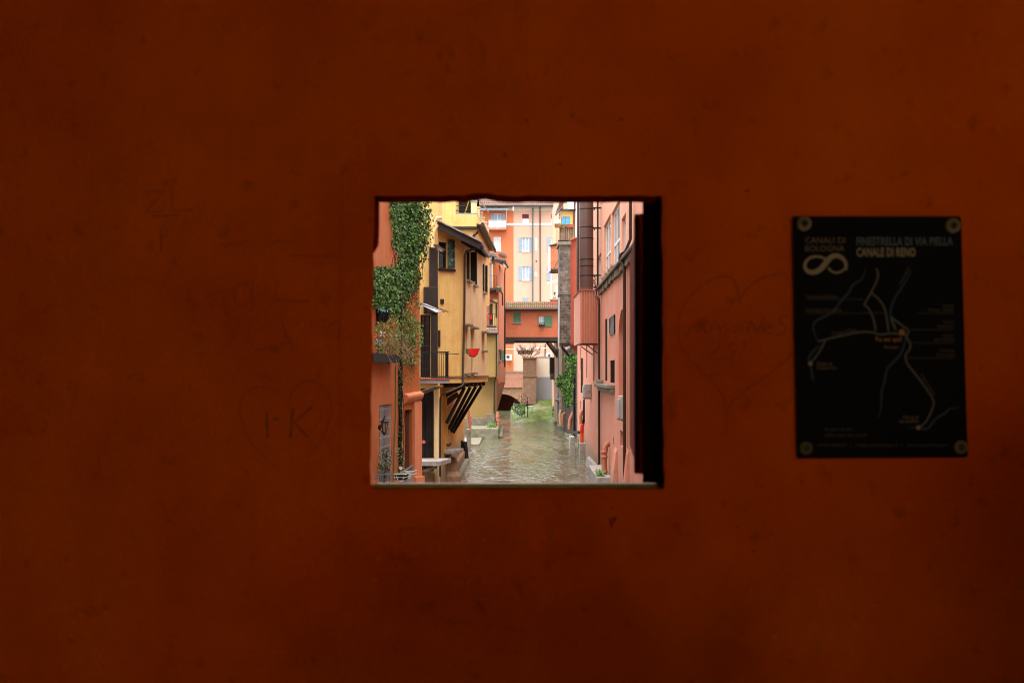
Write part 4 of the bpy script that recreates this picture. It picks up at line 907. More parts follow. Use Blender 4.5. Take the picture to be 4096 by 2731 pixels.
# dark flue casing on the front
mb = MB(); mb.fbox(fT, fT.u(343), fT.u(384), .003, .32, fT.at(360, 520)[1], fT.at(360, 312)[1]); mb.fbox(fT, fT.u(315), fT.u(384), .003, .38, fT.at(350, 640)[1], fT.at(350, 511)[1])
mb.fbox(fT, fT.u(352), fT.u(384), .003, .30, fT.at(350, 960)[1], fT.at(350, 641)[1]); mb.build('flue_casing', M['casing'], hB, bevel=.015)
mb = MB(); mb.bar(P3(378, 300, 42.2), P3(416, 328, 42.0), .35, .08); mb.build('flue_canopy', M['casing'], hB)
mb = MB(); mb.bar(P3(392, 318, 42.05), P3(414, 330, 42.0), .33, .10); mb.build('canopy_tile', M['tile_plain'], hB)
yp = 42.35
downpipe(hB, [P3(364, 312, yp), P3(364, 240, yp), P3(382, 205, yp), P3(352, 165, yp), P3(345, 140, yp)], .085, 'pipe_yellow', 'flue_pipe')
downpipe(hB, [P3(362, 205, yp-.02), P3(376, 175, yp-.02), P3(384, 165, yp-.02), P3(408, 163, yp-.02)], .07, 'pipe_yellow', 'flue_pipe')
# balcony
bal = MB(); bal.fbox(fT, fT.u(283), fT.u(428), .003, 1.25, fT.at(350, 985)[1], fT.at(350, 968)[1]); b_ = bal.build('balcony', M['zinc'], hB)
mb = MB(); mb.fbox(fT, fT.u(283), fT.u(432), .003, 1.3, fT.at(350, 968)[1]+.004, fT.at(350, 962)[1]+.01); mb.build('floor', M['terracotta'], b_)
za = fT.at(350, 962)[1]
railing(b_, [fT.P(fT.u(290), 1.22, za), fT.P(fT.u(424), 1.22, za), fT.P(fT.u(424), .1, za)], 1.1, 'iron', .09, .011)
q = MB()
for a, b in (((300, 1030), (390, 1000)),): q.bar(P3(296, 1038, 42.4), P3(392, 1000, 41.6), .5, .06)
q.build('bracket', M['plank'], b_)
q = MB()
for k in range(6):
    x = 302+k*8; q.tube([P3(x, 648, 41.4), P3(x, 958, 41.4)], .012, 5)
for k in range(9): q.tube([P3(300, 650+k*38, 41.4), P3(344, 650+k*38, 41.4)], .010, 5)
q.build('grate_screen', M['iron'], b_)
q = MB(); q.tube([P3(345, 832, 41.3), P3(446, 829, 41.2)], .018, 6); q.tube([P3(392, 838, 41.25), P3(492, 841, 41.1)], .018, 6); q.build('drying_pole', M['iron'], b_)
mb = MB(); p = [P3(294, 590, 42.6), P3(322, 588, 42.6), P3(414, 628, 41.3), P3(380, 632, 41.3)]
mb.box8([q_+Vector((0, 0, -.02)) for q_ in (p[3], p[2], p[1], p[0])]+[q_ for q_ in (p[3], p[2], p[1], p[0])]); mb.build('awning', M['zinc'], hB)
mb = MB(); mb.bar(P3(385, 610, 41.5), P3(440, 632, 41.2), .025, .03); mb.bar(P3(300, 590, 42.5), P3(420, 632, 41.25), .03, .04); mb.build('awning_rail', M['iron'], hB)
mb = MB(); mb.fbox(fT, fT.u(291), fT.u(305), .003, .08, fT.at(298, 1185)[1], fT.at(298, 1080)[1]); mb.build('shutter', M['dark_wood'], hB)
for x, y, m_, lb in ((317, 1278, 'copper', 'pale terracotta plate hung on the black boarding'), (350, 1285, 'iron', 'dark round plate hung on the black boarding')):
    t = MB(); c = fT.P(fT.u(x), .005, fT.at(x, y)[1]); t.lathe(c, [(.075 if m_ == 'copper' else .09, 0), (.08 if m_ == 'copper' else .095, .015), (.05, .02), (.005, .015)], 16, fT.out)
    o = t.build('hanging_plate', M[m_]); tag(o, lb, 'plate')
# two cantilevered stone slabs
for (x0, x1, y0, y1, Y, dp_, lb, zo) in ((274, 415, 1353, 1398, 41.2, 1.5, 'grey stone slab shelf jutting over the water at the black boarding', 0), (396, 484, 1305, 1338, 44.6, 1.3, 'smaller grey stone slab shelf behind, with the pigeon on it', 0)):
    t = thing('stone_slab', lb, 'stone slab', P3((x0+x1)/2, y1, Y+.5), 'stone shelves on the left bank')
    a, b = P3(x0, y1, Y), P3(x1-14, y1, Y); th = .2 if x0 < 300 else .16
    m_ = MB(); m_.box8([a, b, b+Vector((.35, dp_, 0)), a+Vector((-.2, dp_, 0))]+[q_+Vector((0, 0, th)) for q_ in (a, b, b+Vector((.35, dp_, 0)), a+Vector((-.2, dp_, 0)))]); m_.build('slab', M['concrete'], t, bevel=.02)
    m_ = MB(); m_.bar(P3(x0+5, y1+35, Y+.9), P3(x1-35, y1+6, Y+.3), .12, .1); m_.build('bracket', M['plank'], t)
# pigeon on the rear slab
t = thing('pigeon', 'dark grey pigeon standing on the smaller stone slab', 'pigeon', P3(440, 1305, 45.2)); c = P3(440, 1293, 45.2)
mb = MB(); mb.ball(c, .075, 12, (1.5, .9, .95)); mb.ball(c+Vector((.10, 0, .075)), .038, 10); mb.tube([c+Vector((.06, 0, .02)), c+Vector((.10, 0, .07))], .045, 8, .03)
mb.box8([c+Vector((-.22, -.03, -.03)), c+Vector((-.08, -.04, -.02)), c+Vector((-.08, .04, -.02)), c+Vector((-.22, .03, -.03)), c+Vector((-.22, -.03, -.015)), c+Vector((-.08, -.04, .02)), c+Vector((-.08, .04, .02)), c+Vector((-.22, .03, -.015))]); mb.build('body', M['pigeon'], t, smooth=True)
mb = MB(); mb.lathe(c+Vector((.135, 0, .072)), [(.012, 0), (.002, .03)], 6, (1, 0, -.3)); mb.build('beak', M['iron'], t)
mb = MB()
for s_ in (-.025, .025): mb.tube([c+Vector((.01, s_, -.06)), c+Vector((.012, s_, -.108))], .006, 5); mb.tube([c+Vector((.012, s_, -.108)), c+Vector((.045, s_, -.109))], .005, 4)
mb.build('leg', M['terracotta'], t)
# watermelon slice flag
t = thing('watermelon_flag', 'red cloth flag shaped like a watermelon slice on a pole from the yellow house', 'flag', P3(557, 935, 46.0))
def melon(x, y, dY=0): return P3(x, y, 44.1+.12*math.cos((x-560)/22)+dY)
mb = MB(); up_ = [(536+k*(597-536)/12, 816-.5*k/12) for k in range(13)]; lo_ = [(542+k*(588-542)/12, 846+6*math.sin(math.pi*k/12)-10*max(0, k-8)/4) for k in range(13)]
for k in range(12):
    for j in range(3):
        f_ = lambda k_, j_: melon(up_[k_][0]+(lo_[k_][0]-up_[k_][0])*j_/3, up_[k_][1]+(lo_[k_][1]-up_[k_][1])*j_/3)
        mb.poly([f_(k, j), f_(k+1, j), f_(k+1, j+1), f_(k, j+1)])
mb.build('red_cloth', M['red_cloth'], t, smooth=True)
mb = MB()
for k in range(12): mb.poly([melon(*lo_[k], -.004), melon(*lo_[k+1], -.004), melon(lo_[k+1][0], lo_[k+1][1]+4.5, .02), melon(lo_[k][0], lo_[k][1]+4.5, .02)])
mb.build('dark_rind', M['black_cloth'], t, smooth=True)
mb = MB(); mb.poly([melon(524, 817, .05), melon(536, 816), melon(543, 847), melon(527, 838, .05)]); mb.build('green_rind', M['green_cloth'], t)
mb = MB(); mb.tube([P3(557, 935, 46.0), P3(557, 856, 44.4), P3(556, 816, 44.35)], .012, 6); mb.tube([P3(524, 816, 44.3), P3(597, 815, 44.2)], .010, 6); mb.build('pole', M['iron'], t)

# ------------------------------------------------------------------ house with the roof terrace behind
hC = thing('terrace_house', 'tall yellow house with a balustraded roof terrace behind the yellow house', 'house', pt(490, 54)+Vector((0, 0, WZ)))
C1 = pt(583, 50); C2 = pt(645, 59.5); fc = Facade(pt(330, 50), C1); fcs = Facade(C1, C2)
zc = 7.32; zp = 7.95
mb = MB(); ul = fc.u(476)
fc.wall(mb, 4, 13, 0, ul); fc.wall(mb, 4, zp, ul, fc.len); fcs.wall(mb, 4, zp); mb.poly([fcs.P(fcs.len, 0, 4), fcs.P(fcs.len, 0, zp), (-7, 60, zp), (-7, 60, 4)])
mb.poly([fc.P(ul, -.18, zp), fc.P(fc.len-.1, -.18, zp), fc.P(fc.len-.1, -.18, 7.4), fc.P(ul, -.18, 7.4)])
mb.build('wall', M['yellow'], hC)
mb = MB(); mb.fbox(fc, ul, fc.len-.02, -.28, -.002, zp+.002, zp+.07); mb.fbox(fcs, .25, fcs.len, -.28, -.002, zp+.002, zp+.07); mb.build('coping', M['concrete'], hC)
mb = MB(); mb.fbox(fc, fc.u(410), fc.len+.06, .003, .2, zc-.12, zc); mb.build('cornice', M['casing'], hC)
mb = MB(); mb.poly([(-7, 53.2, 7.3), (C1.x, 53.2, 7.3), (C1.x, 53.2, 11), (-7, 53.2, 11)]); mb.build('back_wall', M['dark_wood'], hC)
mb = MB(); mb.poly([(fc.P(ul, 0, 7.3)), fc.P(ul, 0, 13), fc.P(ul, -3.2, 13), fc.P(ul, -3.2, 7.3)]); mb.build('wall', M['yellow'], hC)
mb = MB(); p = fc.P(fc.len-.17, -.15, 0)
mb.box(p.x-.14, p.x+.15, p.y-.14, p.y+.16, zp+.075, zp+.62); mb.build('pillar', M['pale_yellow'], hC)
mb = MB(); mb.box(p.x-.17, p.x+.18, p.y-.17, p.y+.19, zp+.625, zp+.72); mb.build('pillar_cap', M['concrete'], hC)
for k in range(1, 6):
    p = fcs.P(k*1.72+.3, -.15, 0); mb = MB(); mb.box(p.x-.12, p.x+.13, p.y-.18, p.y+.18, zp+.075, zp+.62); mb.box(p.x-.15, p.x+.16, p.y-.21, p.y+.21, zp+.625, zp+.70); mb.build('pillar', M['pale_yellow'], hC)
mb = MB()
for z in (.22, .45): mb.tube([fc.P(ul, -.15, zp+z), fc.P(fc.len-.32, -.15, zp+z)], .018, 5); mb.tube([fcs.P(.2, -.15, zp+z), fcs.P(fcs.len, -.15, zp+z)], .018, 5)
n = 22
for k in range(n):
    u = ul+(fc.len-.3-ul)*k/n; mb.tube([fc.P(u, -.17, zp+.08), fc.P(min(u+.25, fc.len-.33), -.17, zp+.9)], .004, 3); mb.tube([fc.P(min(u+.25, fc.len-.33), -.175, zp+.08), fc.P(u, -.175, zp+.9)], .004, 3)
mb.build('railing', M['iron'], hC)
mb = MB(); mb.bar(P3(520, 150, 51.5), P3(548, 60, 51.5), .18, .04); mb.build('terrace_slide', mat('yellow_plastic', srgb(226, 190, 40), rough=.4), hC)
mb = MB(); e0, e1 = fcs.P(-.6, .32, 7.36), fcs.P(fcs.len, .32, 7.30); mb.tube([e0, e1], .10, 8); mb.build('gutter', M['pipe_brown'], hC, smooth=True)
mb = MB(); mb.box8([fcs.P(-.5, .28, 7.32), fcs.P(fcs.len, .28, 7.26), fcs.P(fcs.len, .002, 7.28), fcs.P(-.5, .002, 7.34), fcs.P(-.5, .28, 7.36), fcs.P(fcs.len, .28, 7.30), fcs.P(fcs.len, .002, 7.38), fcs.P(-.5, .002, 7.42)]); mb.build('eave', M['casing'], hC)
downpipe(hC, [P3(588, 228, 49.6), P3(582, 240, 49.7), P3(566, 252, 49.9), P3(560, 300, 49.9)], .06, 'pipe_brown')
mb = MB(); mb.box8([P3(578, 60, 52), P3(598, 86, 52), P3(641, 140, 60), P3(618, 112, 60)]+[p_+Vector((0, 0, .12)) for p_ in (P3(578, 60, 52), P3(598, 86, 52), P3(641, 140, 60), P3(618, 112, 60))]); mb.build('terrace_canopy', M['plank'], hC)

# ------------------------------------------------------------------ ochre block on the bank
hL = thing('ochre_house', 'ochre house with a boxed-out upper floor beyond the yellow house', 'house', pt(640, 82)+Vector((0, 0, WZ)))
mb = MB(); fl = Facade(pt(590, 79), pt(682, 79)); fl2 = Facade(pt(682, 79), pt(690, 84)); zt = fl.at(650, 738)[1]; zb2 = fl.at(650, 955)[1]
fl.wall(mb, zb2, zt); fl2.wall(mb, zb2, zt); mb.poly([fl.P(0, 0, zb2), (pt(590, 79).x, 84, zb2), fl2.P(fl2.len, 0, zb2), fl.P(fl.len, 0, zb2)])
fl3 = Facade(pt(520, 80.5), pt(670, 80.5)); fl4 = Facade(pt(670, 80.5), pt(683, 86)); fl3.wall(mb, WZ-.5, zb2-.01); fl4.wall(mb, WZ-.5, zb2-.01); mb.build('wall', M['ochre'], hL)
tiles(hL, P3(590, 738, 78.7), P3(686, 738, 78.7), P3(684, 712, 80.5), P3(600, 712, 80.5), 11, 2, 'tile_plain')
mb = MB(); mb.tube([P3(590, 739, 78.6), P3(688, 739, 78.6)], .08, 6); mb.build('gutter', M['pipe_dark'], hL)
downpipe(hL, [P3(679, 742, 78.8), P3(678, 950, 78.8), P3(668, 985, 80), P3(667, 1140, 80.2)], .045, 'pipe_dark')
mb = MB(); mb.box(pt(520, 79).x, pt(664, 79).x, 79.6, 80.4, WZ-.4, P3(600, 1172, 80).z+.2)
a = P3(632, 1140, 79.3); b = P3(668, 1168, 79.3); mb.box(a.x, b.x, 79.0, 79.59, WZ-.4, a.z); mb.build('footing', M['stone'], hL)
qy = MB(); zq = P3(600, 1205, 77).z
qy.box(pt(545, 76).x, pt(690, 76).x, 75.4, 79.55, WZ-.5, zq); qy.build('quay', M['mossy_stone'], hL, bevel=.05)
qy = MB(); qy.box(pt(520, 71).x, pt(600, 71).x, 68.5, 75.38, WZ-.5, WZ+.12); qy.box(pt(690, 76).x+.01, pt(712, 80).x, 76, 90, WZ-.5, WZ+.2); qy.build('quay', M['stone'], hL, bevel=.04)
mb = MB()
for x, y, r in ((686, 1160, .12), (690, 1180, .10), (545, 1190, .12)): mb.lathe(P3(x, y+12, 76.5 if x > 600 else 66), [(r, 0), (r, .2), (r*1.3, .22), (r*1.3, .4), (r, .42), (r, .7)], 10)
mb.build('pipe_stub', M['pipe_clay'], hL, smooth=True)
downpipe(hL, [P3(540, 1120, 64), P3(540, 1170, 64), P3(548, 1195, 64), P3(546, 1260, 64)], .09, 'pipe_clay', 'waste_pipe')
mb = MB(); mb.box(P3(532, 1, 64).x, P3(552, 1, 64).x, 63.6, 64.6, WZ-.5, P3(540, 1215, 64).z); mb.build('pier', M['concrete'], hL)
t = thing('weeds', 'green weeds growing on the stone quay by the ochre house', 'weeds', P3(665, 1200, 77))
mb = MB(); foliage(mb, [[(630, 1188), (672, 1180), (676, 1202), (628, 1202)]], 160, lambda x: 77.5, .16, .09, 1.2, (0, -.6, 1)); mb.build('leaves', M['ivy_bright'], t)

# ------------------------------------------------------------------ red-orange house with balconies
hN = thing('balcony_house', 'red-orange house with two small balconies at the covered bridge', 'house', pt(690, 88)+Vector((0, 0, WZ)))
fn = Facade(pt(600, 84.5), pt(690, 84.5)); fns = Facade(pt(690, 84.5), pt(724, 96)); mb = MB()
zt = fn.at(680, 388)[1]; zb2 = fns.at(700, 985)[1]
r_ = fn.rect(632, 388, 655, 512); window(hN, fn, *r_, .15, fr='blue_door', pane='blue_door', cols=2, label='grey-blue balcony door')
r_ = fn.rect(641, 590, 664, 700); window(hN, fn, *r_, .25, fr='white', pane='glass_dark', cols=1, label='dark balcony doorway with white frame')
r_ = fns.rect(687, 822, 698, 870, 700); wn = window(hN, fns, *r_, .15, fr='dark_wood', pane='glass_dark', cols=1); r2 = fns.rect(698, 822, 716, 873, 700); shutter(wn, fns, r2[0], r2[1], r_[2]-.05, r_[3]+.05, .03, 'green_deep', True)
q = MB(); q.fbox(fns, r_[0]-.2, r2[0]+.3, .003, .14, r_[2]-.16, r_[2]-.08); q.build('sill', M['concrete'], wn)
fn.wall(mb, zb2, zt); fns.wall(mb, zb2, zt); mb.poly([fn.P(0, 0, zt), fn.P(fn.len, 0, zt), fns.P(fns.len, 0, zt), (-6, 96, zt), (-6, 84.5, zt)])
mb.poly([fn.P(0, 0, zb2), (-6, 96, zb2), fns.P(fns.len, 0, zb2), fn.P(fn.len, 0, zb2)]); mb.build('wall', M['brick_red'], hN)
mb = MB(); q0 = fns.P(0, -.02, 0); q1 = fns.P(fns.len, -.02, 0); dxx = -.75
for (za_, zb_) in ((zb2-.02, zb2-2.6),): mb.box8([q0+Vector((dxx, 0, zb_)), q0+Vector((dxx+.03, 0, zb_)), q1+Vector((dxx+.03, 0, zb_)), q1+Vector((dxx, 0, zb_)), q0+Vector((dxx, 0, za_)), q0+Vector((0, 0, za_)), q1+Vector((0, 0, za_)), q1+Vector((dxx, 0, za_))])
mb.box(q0.x+dxx-.4, q0.x+dxx, q0.y, q1.y, WZ-.5, zb2-.03); mb.build('corbel', M['brick_red'], hN)
# roof pieces and eaves
tiles(hN, P3(650, 372, 83.6), P3(734, 400, 86), P3(722, 372, 97), P3(640, 350, 94), 10, 6, 'tile_plain')
mb = MB(); mb.bar(P3(652, 372, 83.5), P3(724, 384, 83.6), .1, .22); mb.bar(P3(724, 384, 83.6), P3(738, 408, 86), .1, .22); mb.build('fascia', M['casing'], hN)
mb = MB(); mb.box8([P3(712, 390, 84), P3(736, 410, 86), P3(730, 420, 86), P3(716, 404, 84)]+[p_+Vector((0, 1.2, .1)) for p_ in (P3(712, 390, 84), P3(736, 410, 86), P3(730, 420, 86), P3(716, 404, 84))]); mb.build('eave', M['cream'], hN)
mb = MB(); mb.bar(P3(628, 343, 74), P3(664, 352, 78), .5, .2); mb.bar(P3(664, 352, 78), P3(660, 372, 79), .2, .15); mb.bar(P3(655, 382, 80), P3(672, 386, 80), .4, .12); mb.build('porch_roof', M['casing'], hN)
mb = MB(); mb.bar(P3(692, 340, 110), P3(728, 352, 110), .5, .25); mb.build('dormer_roof', M['tile_plain'], hN)
downpipe(hN, [P3(728, 408, 85.8), P3(722, 420, 85.9), P3(721, 440, 86), P3(720, 905, 88)], .05, 'pipe_dark')
downpipe(hN, [P3(702, 528, 83.9), P3(709, 545, 83.9), P3(710, 600, 84)], .07, 'pipe_brown')
mb = MB(); mb.box(P3(664, 0, 83).x, P3(683, 0, 83).x, 83.0, 84.4, P3(0, 705, 83).z, P3(0, 568, 83).z); mb.box(P3(655, 0, 83).x, P3(660, 0, 83).x, 83.6, 84.4, P3(0, 512, 83).z, P3(0, 390, 83).z); mb.build('bay', M['yellow'], hN)
mb = MB(); mb.fbox(fn, fn.u(676), fn.u(684), 1.52, 1.58, fn.at(680, 665)[1], fn.at(680, 590)[1]); mb.build('shutter', M['green_dark'], hN)
for (y0, y1, nm, h) in ((517, 526, 'upper', 65), (703, 710, 'lower', 60)):
    q = MB(); q.box(P3(626, 0, 82.4).x, P3(679 if nm == 'lower' else 704, 0, 82.4).x, 82.0, 84.48, P3(0, y1, 82.4).z, P3(0, y0, 82.4).z); bo = q.build('balcony', M['casing'], hN)
    zz = P3(0, y0, 82.4).z; railing(bo, [(P3(628, 0, 82.1).x, 82.1, zz), (P3(678, 0, 82.1).x, 82.1, zz), (P3(678, 0, 82.1).x, 84.2, zz)], h*.0166, 'iron', .13, .012)
mb = MB()
for k in range(8):
    t0, t1 = k/8*math.pi/2, (k+1)/8*math.pi/2
    mb.bar(P3(636+42*(1-math.cos(t0)), 582-54*math.sin(t0), 82.3), P3(636+42*(1-math.cos(t1)), 582-54*math.sin(t1), 82.3), .12, .12)
mb.bar(P3(636, 570, 82.3), P3(684, 590, 82.3), .5, .12); mb.build('balcony_arch', M['casing'], hN)
tiles(hN, P3(678, 526, 82), P3(706, 528, 82), P3(706, 505, 83.6), P3(680, 505, 83.6), 4, 2, 'tile')
tiles(hN, P3(626, 722, 81.6), P3(684, 722, 81.6), P3(684, 710, 83), P3(630, 710, 83), 8, 1, 'tile_plain')
t = thing('laundry', 'small red and pink washing on the lower balcony rail', 'laundry', P3(650, 680, 81.9))
for x0, x1, y0, y1, m_ in ((646, 656, 648, 668, 'red_cloth'), (630, 636, 632, 646, 'pink_flower')):
    mb = MB(); a, b = P3(x0, y0, 81.9), P3(x1, y1, 81.9); n = 5
    for k in range(n): xa, xb = a.x+(b.x-a.x)*k/n, a.x+(b.x-a.x)*(k+1)/n; mb.poly([(xa, 81.9+.04*(k % 2), a.z), (xb, 81.9+.04*((k+1) % 2), a.z), (xb, 81.9+.05*((k+1) % 2), b.z), (xa, 81.9+.05*(k % 2), b.z)])
    mb.build('cloth', M[m_], t)

# ================================================================== ACROSS THE CANAL
# ------------------------------------------------------------------ covered bridge
hO = thing('covered_bridge', 'brick-red covered bridge house spanning the canal on a timber beam', 'bridge', pt(850, 98)+Vector((0, 0, 3)))
fo = Facade(pt(716, 96), pt(1010, 96)); mb = MB()
zt = fo.at(850, 620)[1]; zb2 = fo.at(850, 764)[1]
r_ = fo.rect(763, 634, 800, 686); wo = window(hO, fo, *r_, .10, fr='green', pane='green', cols=2, fw=.05, sill='concrete', label='closed green shuttered window')
xm = (r_[0]+r_[1])/2; shutter(wo, fo, r_[0]+.02, r_[1]-.02, r_[2]+.02, r_[3]-.02, -.03, 'green', True)
r_ = fo.rect(890, 652, 918, 703); wo = window(hO, fo, *r_, .16, fr='white', pane='glass_pale', cols=2, rows=2, fw=.05, label='open window with one green shutter'); r2 = fo.rect(920, 650, 956, 705)
shutter(wo, fo, r2[0], r2[1], r2[2], r2[3], .03, 'green', False)
q = MB(); q.fbox(fo, r_[0]-.06, r_[0]-.005, .003, .05, r_[2], r_[3]+.05); q.build('window_edge', M['green'], wo)
q = MB(); a_, b_2 = fo.P(r_[0], .25, r_[2]-.05), fo.P(r_[1]+.02, .25, r_[2]-.05)
for z in (.12, .35): q.tube([a_+Vector((0, 0, z)), b_2+Vector((0, 0, z))], .02, 5)
q.tube([fo.P(r_[0], .0, r_[2]+.3), a_+Vector((0, 0, .35))], .02, 5); q.tube([fo.P(r_[1], .0, r_[2]+.3), b_2+Vector((0, 0, .35))], .02, 5); q.build('guard_rail', M['iron'], wo)
fo.wall(mb, zb2, zt); mb.poly([fo.P(fo.len, 0, zb2), (5.2, 100.5, zb2), (5.2, 100.5, zt), fo.P(fo.len, 0, zt)]); mb.poly([(5.2, 100.5, zb2), (-.8, 100.5, zb2), (-.8, 100.5, zt), (5.2, 100.5, zt)])
mb.build('wall', M['brick_red'], hO)
mb = MB(); mb.box(-1, 5, 96.3, 100.4, zb2-.02, zb2+.2); mb.build('floor_boarding', M['black_wood'], hO)
tiles(hO, P3(706, 617, 95.5), P3(1010, 617, 95.5), P3(1010, 582, 100.5), P3(712, 582, 100.5), 30, 5, 'tile')
mb = MB(); mb.tube([P3(704, 620, 95.4), P3(1000, 620, 95.4)], .10, 8); mb.build('gutter', M['pipe_dark'], hO, smooth=True)
downpipe(hO, [P3(722, 622, 95.4), P3(722, 640, 95.8), P3(722, 900, 95.8), P3(721, 925, 95.8)], .06, 'pipe_dark')
mb = MB(); mb.box(P3(690, 0, 95.8).x, P3(984, 0, 95.8).x, 95.7, 96.25, P3(0, 777, 95.8).z, P3(0, 757, 95.8).z); mb.box(P3(690, 0, 95.7).x, P3(768, 0, 95.7).x, 95.65, 96.2, P3(0, 791, 95.8).z, P3(0, 777.5, 95.8).z); mb.build('beam', M['beam'], hO)
mb = MB(); mb.bar(P3(938, 785, 95.9), P3(990, 855, 96.6), .4, .3); mb.bar(P3(935, 780, 97.5), P3(985, 850, 98), .4, .3); mb.build('brace', M['beam'], hO)
mb = MB()
for y in (97.2, 98.6, 100): mb.bar((-.9, y, zb2-.18), (4.8, y, zb2-.18), .25, .25)
mb.build('beam', M['black_wood'], hO)
t = thing('window_box', 'small dark planter box under the open window of the covered bridge', 'planter', P3(905, 705, 95.6)); mb = MB(); a, b = P3(892, 702, 95.6), P3(918, 695, 95.6); mb.box(a.x, b.x, 95.6, 95.93, a.z, b.z); mb.build('trough', M['iron'], t)
mb = MB(); foliage(mb, [[(890, 690), (920, 690), (920, 697), (890, 697)]], 60, lambda x: 95.9, .12, .07, .3); mb.build('leaves', M['ivy'], t)

# ------------------------------------------------------------------ far tunnel, brick pier, white wall, bank
hT = thing('canal_tunnel', 'low stone arch where the canal disappears under a brick parapet', 'tunnel', pt(750, 131)+Vector((0, 0, WZ)))
YT = 131; mb = MB(); x0, x1 = P3(640, 0, YT).x, P3(812, 0, YT).x; z1 = P3(0, 1008, YT).z
arc = [(660, 1060)]+[(660+k*(798-660)/16, 1040+42*max(0, ((660+k*138/16)-715)/83)**1.8) for k in range(17)]
ap = [P3(x, y, YT) for x, y in arc[1:]]
top = [Vector((p.x, YT, z1)) for p in ap]
for k in range(16): mb.poly([ap[k], ap[k+1], top[k+1], top[k]]); mb.poly([ap[k], ap[k]+Vector((0, 1.2, 0)), ap[k+1]+Vector((0, 1.2, 0)), ap[k+1]])
e = ap[-1]; mb.poly([Vector((e.x, YT, WZ-.3)), Vector((x1+.6, YT, WZ-.3)), Vector((x1+.6, YT, z1)), Vector((e.x, YT, z1))]); mb.poly([Vector((e.x, YT, WZ-.3)), e, e+Vector((0, 1.2, 0)), Vector((e.x, YT+1.2, WZ-.3))])
s0 = ap[0]; mb.poly([Vector((x0-.5, YT, WZ-.3)), Vector((s0.x, YT, WZ-.3)), Vector((s0.x, YT, z1)), Vector((x0-.5, YT, z1))])
mb.build('arch_wall', M['stone_brown'], hT)
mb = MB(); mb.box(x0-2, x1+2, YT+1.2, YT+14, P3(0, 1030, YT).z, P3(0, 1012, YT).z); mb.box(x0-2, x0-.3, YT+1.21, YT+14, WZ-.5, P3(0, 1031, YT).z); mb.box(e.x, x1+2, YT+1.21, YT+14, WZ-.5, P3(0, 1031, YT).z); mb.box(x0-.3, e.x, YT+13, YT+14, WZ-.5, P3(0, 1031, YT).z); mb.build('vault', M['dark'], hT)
mb = MB(); mb.box(x0, x1, YT-.25, YT+.4, P3(0, 1008, YT).z+.004, P3(0, 974, YT).z); mb.build('plaster_band', mat('dusty_pink_render', srgb(176, 122, 100), vary=.12, streak=.15), hT)
mb = MB(); mb.box(x0, x1, YT-.2, YT+.35, P3(0, 974, YT).z+.004, P3(0, 932, YT).z); mb.build('parapet', M['brick_pink'], hT)
mb = MB(); mb.box(x0, x1+.1, YT-.28, YT+.45, P3(0, 932, YT).z+.003, P3(0, 925, YT).z); mb.build('coping', M['mossy_stone'], hT)
bp_ = thing('brick_pier', 'tapering old brick pier with moss at its foot beside the white wall', 'brick pier', P3(845, 1085, 108))
mb = MB(); a, b, c, d = P3(806, 1090, 107.4), P3(876, 1090, 107.4), P3(879, 955, 108), P3(812, 955, 108); dv = Vector((0, 2.2, 0)); mb.box8([a, b, b+dv, a+dv, d, c, c+dv, d+dv]); mb.build('base', M['brick'], bp_)
mb = MB(); mb.box(P3(812, 0, 108).x, P3(879, 0, 108).x, 108.05, 110.2, d.z+.12, P3(0, 862, 108).z); mb.build('shaft', M['brick'], bp_)
mb = MB(); mb.box(P3(808, 0, 108).x, P3(882, 0, 108).x, 107.9, 110.3, d.z+.003, d.z+.117); mb.box(P3(808, 0, 108).x, P3(882, 0, 108).x, 107.9, 110.3, P3(0, 862, 108).z+.003, P3(0, 858, 108).z+.05); mb.build('band', M['stone_brown'], bp_)
ww = thing('garden_wall', 'garden wall painted white above and grey below', 'wall', P3(925, 1080, 110)); Yw = 109.6
mb = MB(); mb.box8([P3(874, 1085, Yw), P3(990, 1085, Yw), P3(990, 1085, Yw)+dv*.2, P3(874, 1085, Yw)+dv*.2, P3(879, 955, Yw), P3(990, 955, Yw), P3(990, 955, Yw)+dv*.2, P3(879, 955, Yw)+dv*.2]); mb.build('lower_face', M['grey_plaster'], ww)
mb = MB(); mb.box(P3(880, 0, Yw).x, P3(990, 0, Yw).x, Yw, Yw+.44, P3(0, 954.5, Yw).z, P3(0, 858, Yw).z); mb.build('upper_face', M['cream'], ww)
mb = MB(); mb.box(P3(880, 0, Yw).x-.05, P3(990, 0, Yw).x, Yw-.06, Yw+.5, P3(0, 858, Yw).z+.002, P3(0, 855, Yw).z+.02); mb.build('coping', M['concrete'], ww)
# bank: mound of moss and gravel
def bank_mat():
    m = mat('mossy_gravel', srgb(100, 118, 50), vary=.35, scale=1.4, bump=.8, bscale=5, stain=srgb(148, 142, 124), stain_amt=.9, stain_scale=.55); return m
mb = MB(); nx, ny = 34, 26; G = []
for j in range(ny+1):
    for i in range(nx+1):
        s, t = i/nx, j/ny; Y = 100.5+9.4*t; xl = P3(752+45*(1-t)*.6, 0, Y).x-.05; xr_ = P3(985, 0, Y).x
        x = xl+(xr_-xl)*s; z = WZ-.35+(.35+2.1*min(1, t*1.05)**.8)*(.5+.5*min(1, s*2.0))-.55*math.exp(-((s-.72)/.2)**2)*(1-t)*1.3
        z += .16*mathutils.noise.noise(Vector((x*1.1, Y*.8, 3)))+.06*mathutils.noise.noise(Vector((x*4, Y*3, 7)))
        G.append(Vector((x, Y, z)))
i0 = len(mb.v); mb.v += G
for j in range(ny):
    for i in range(nx): a = j*(nx+1)+i; mb.f.append((a, a+1, a+nx+2, a+nx+1))
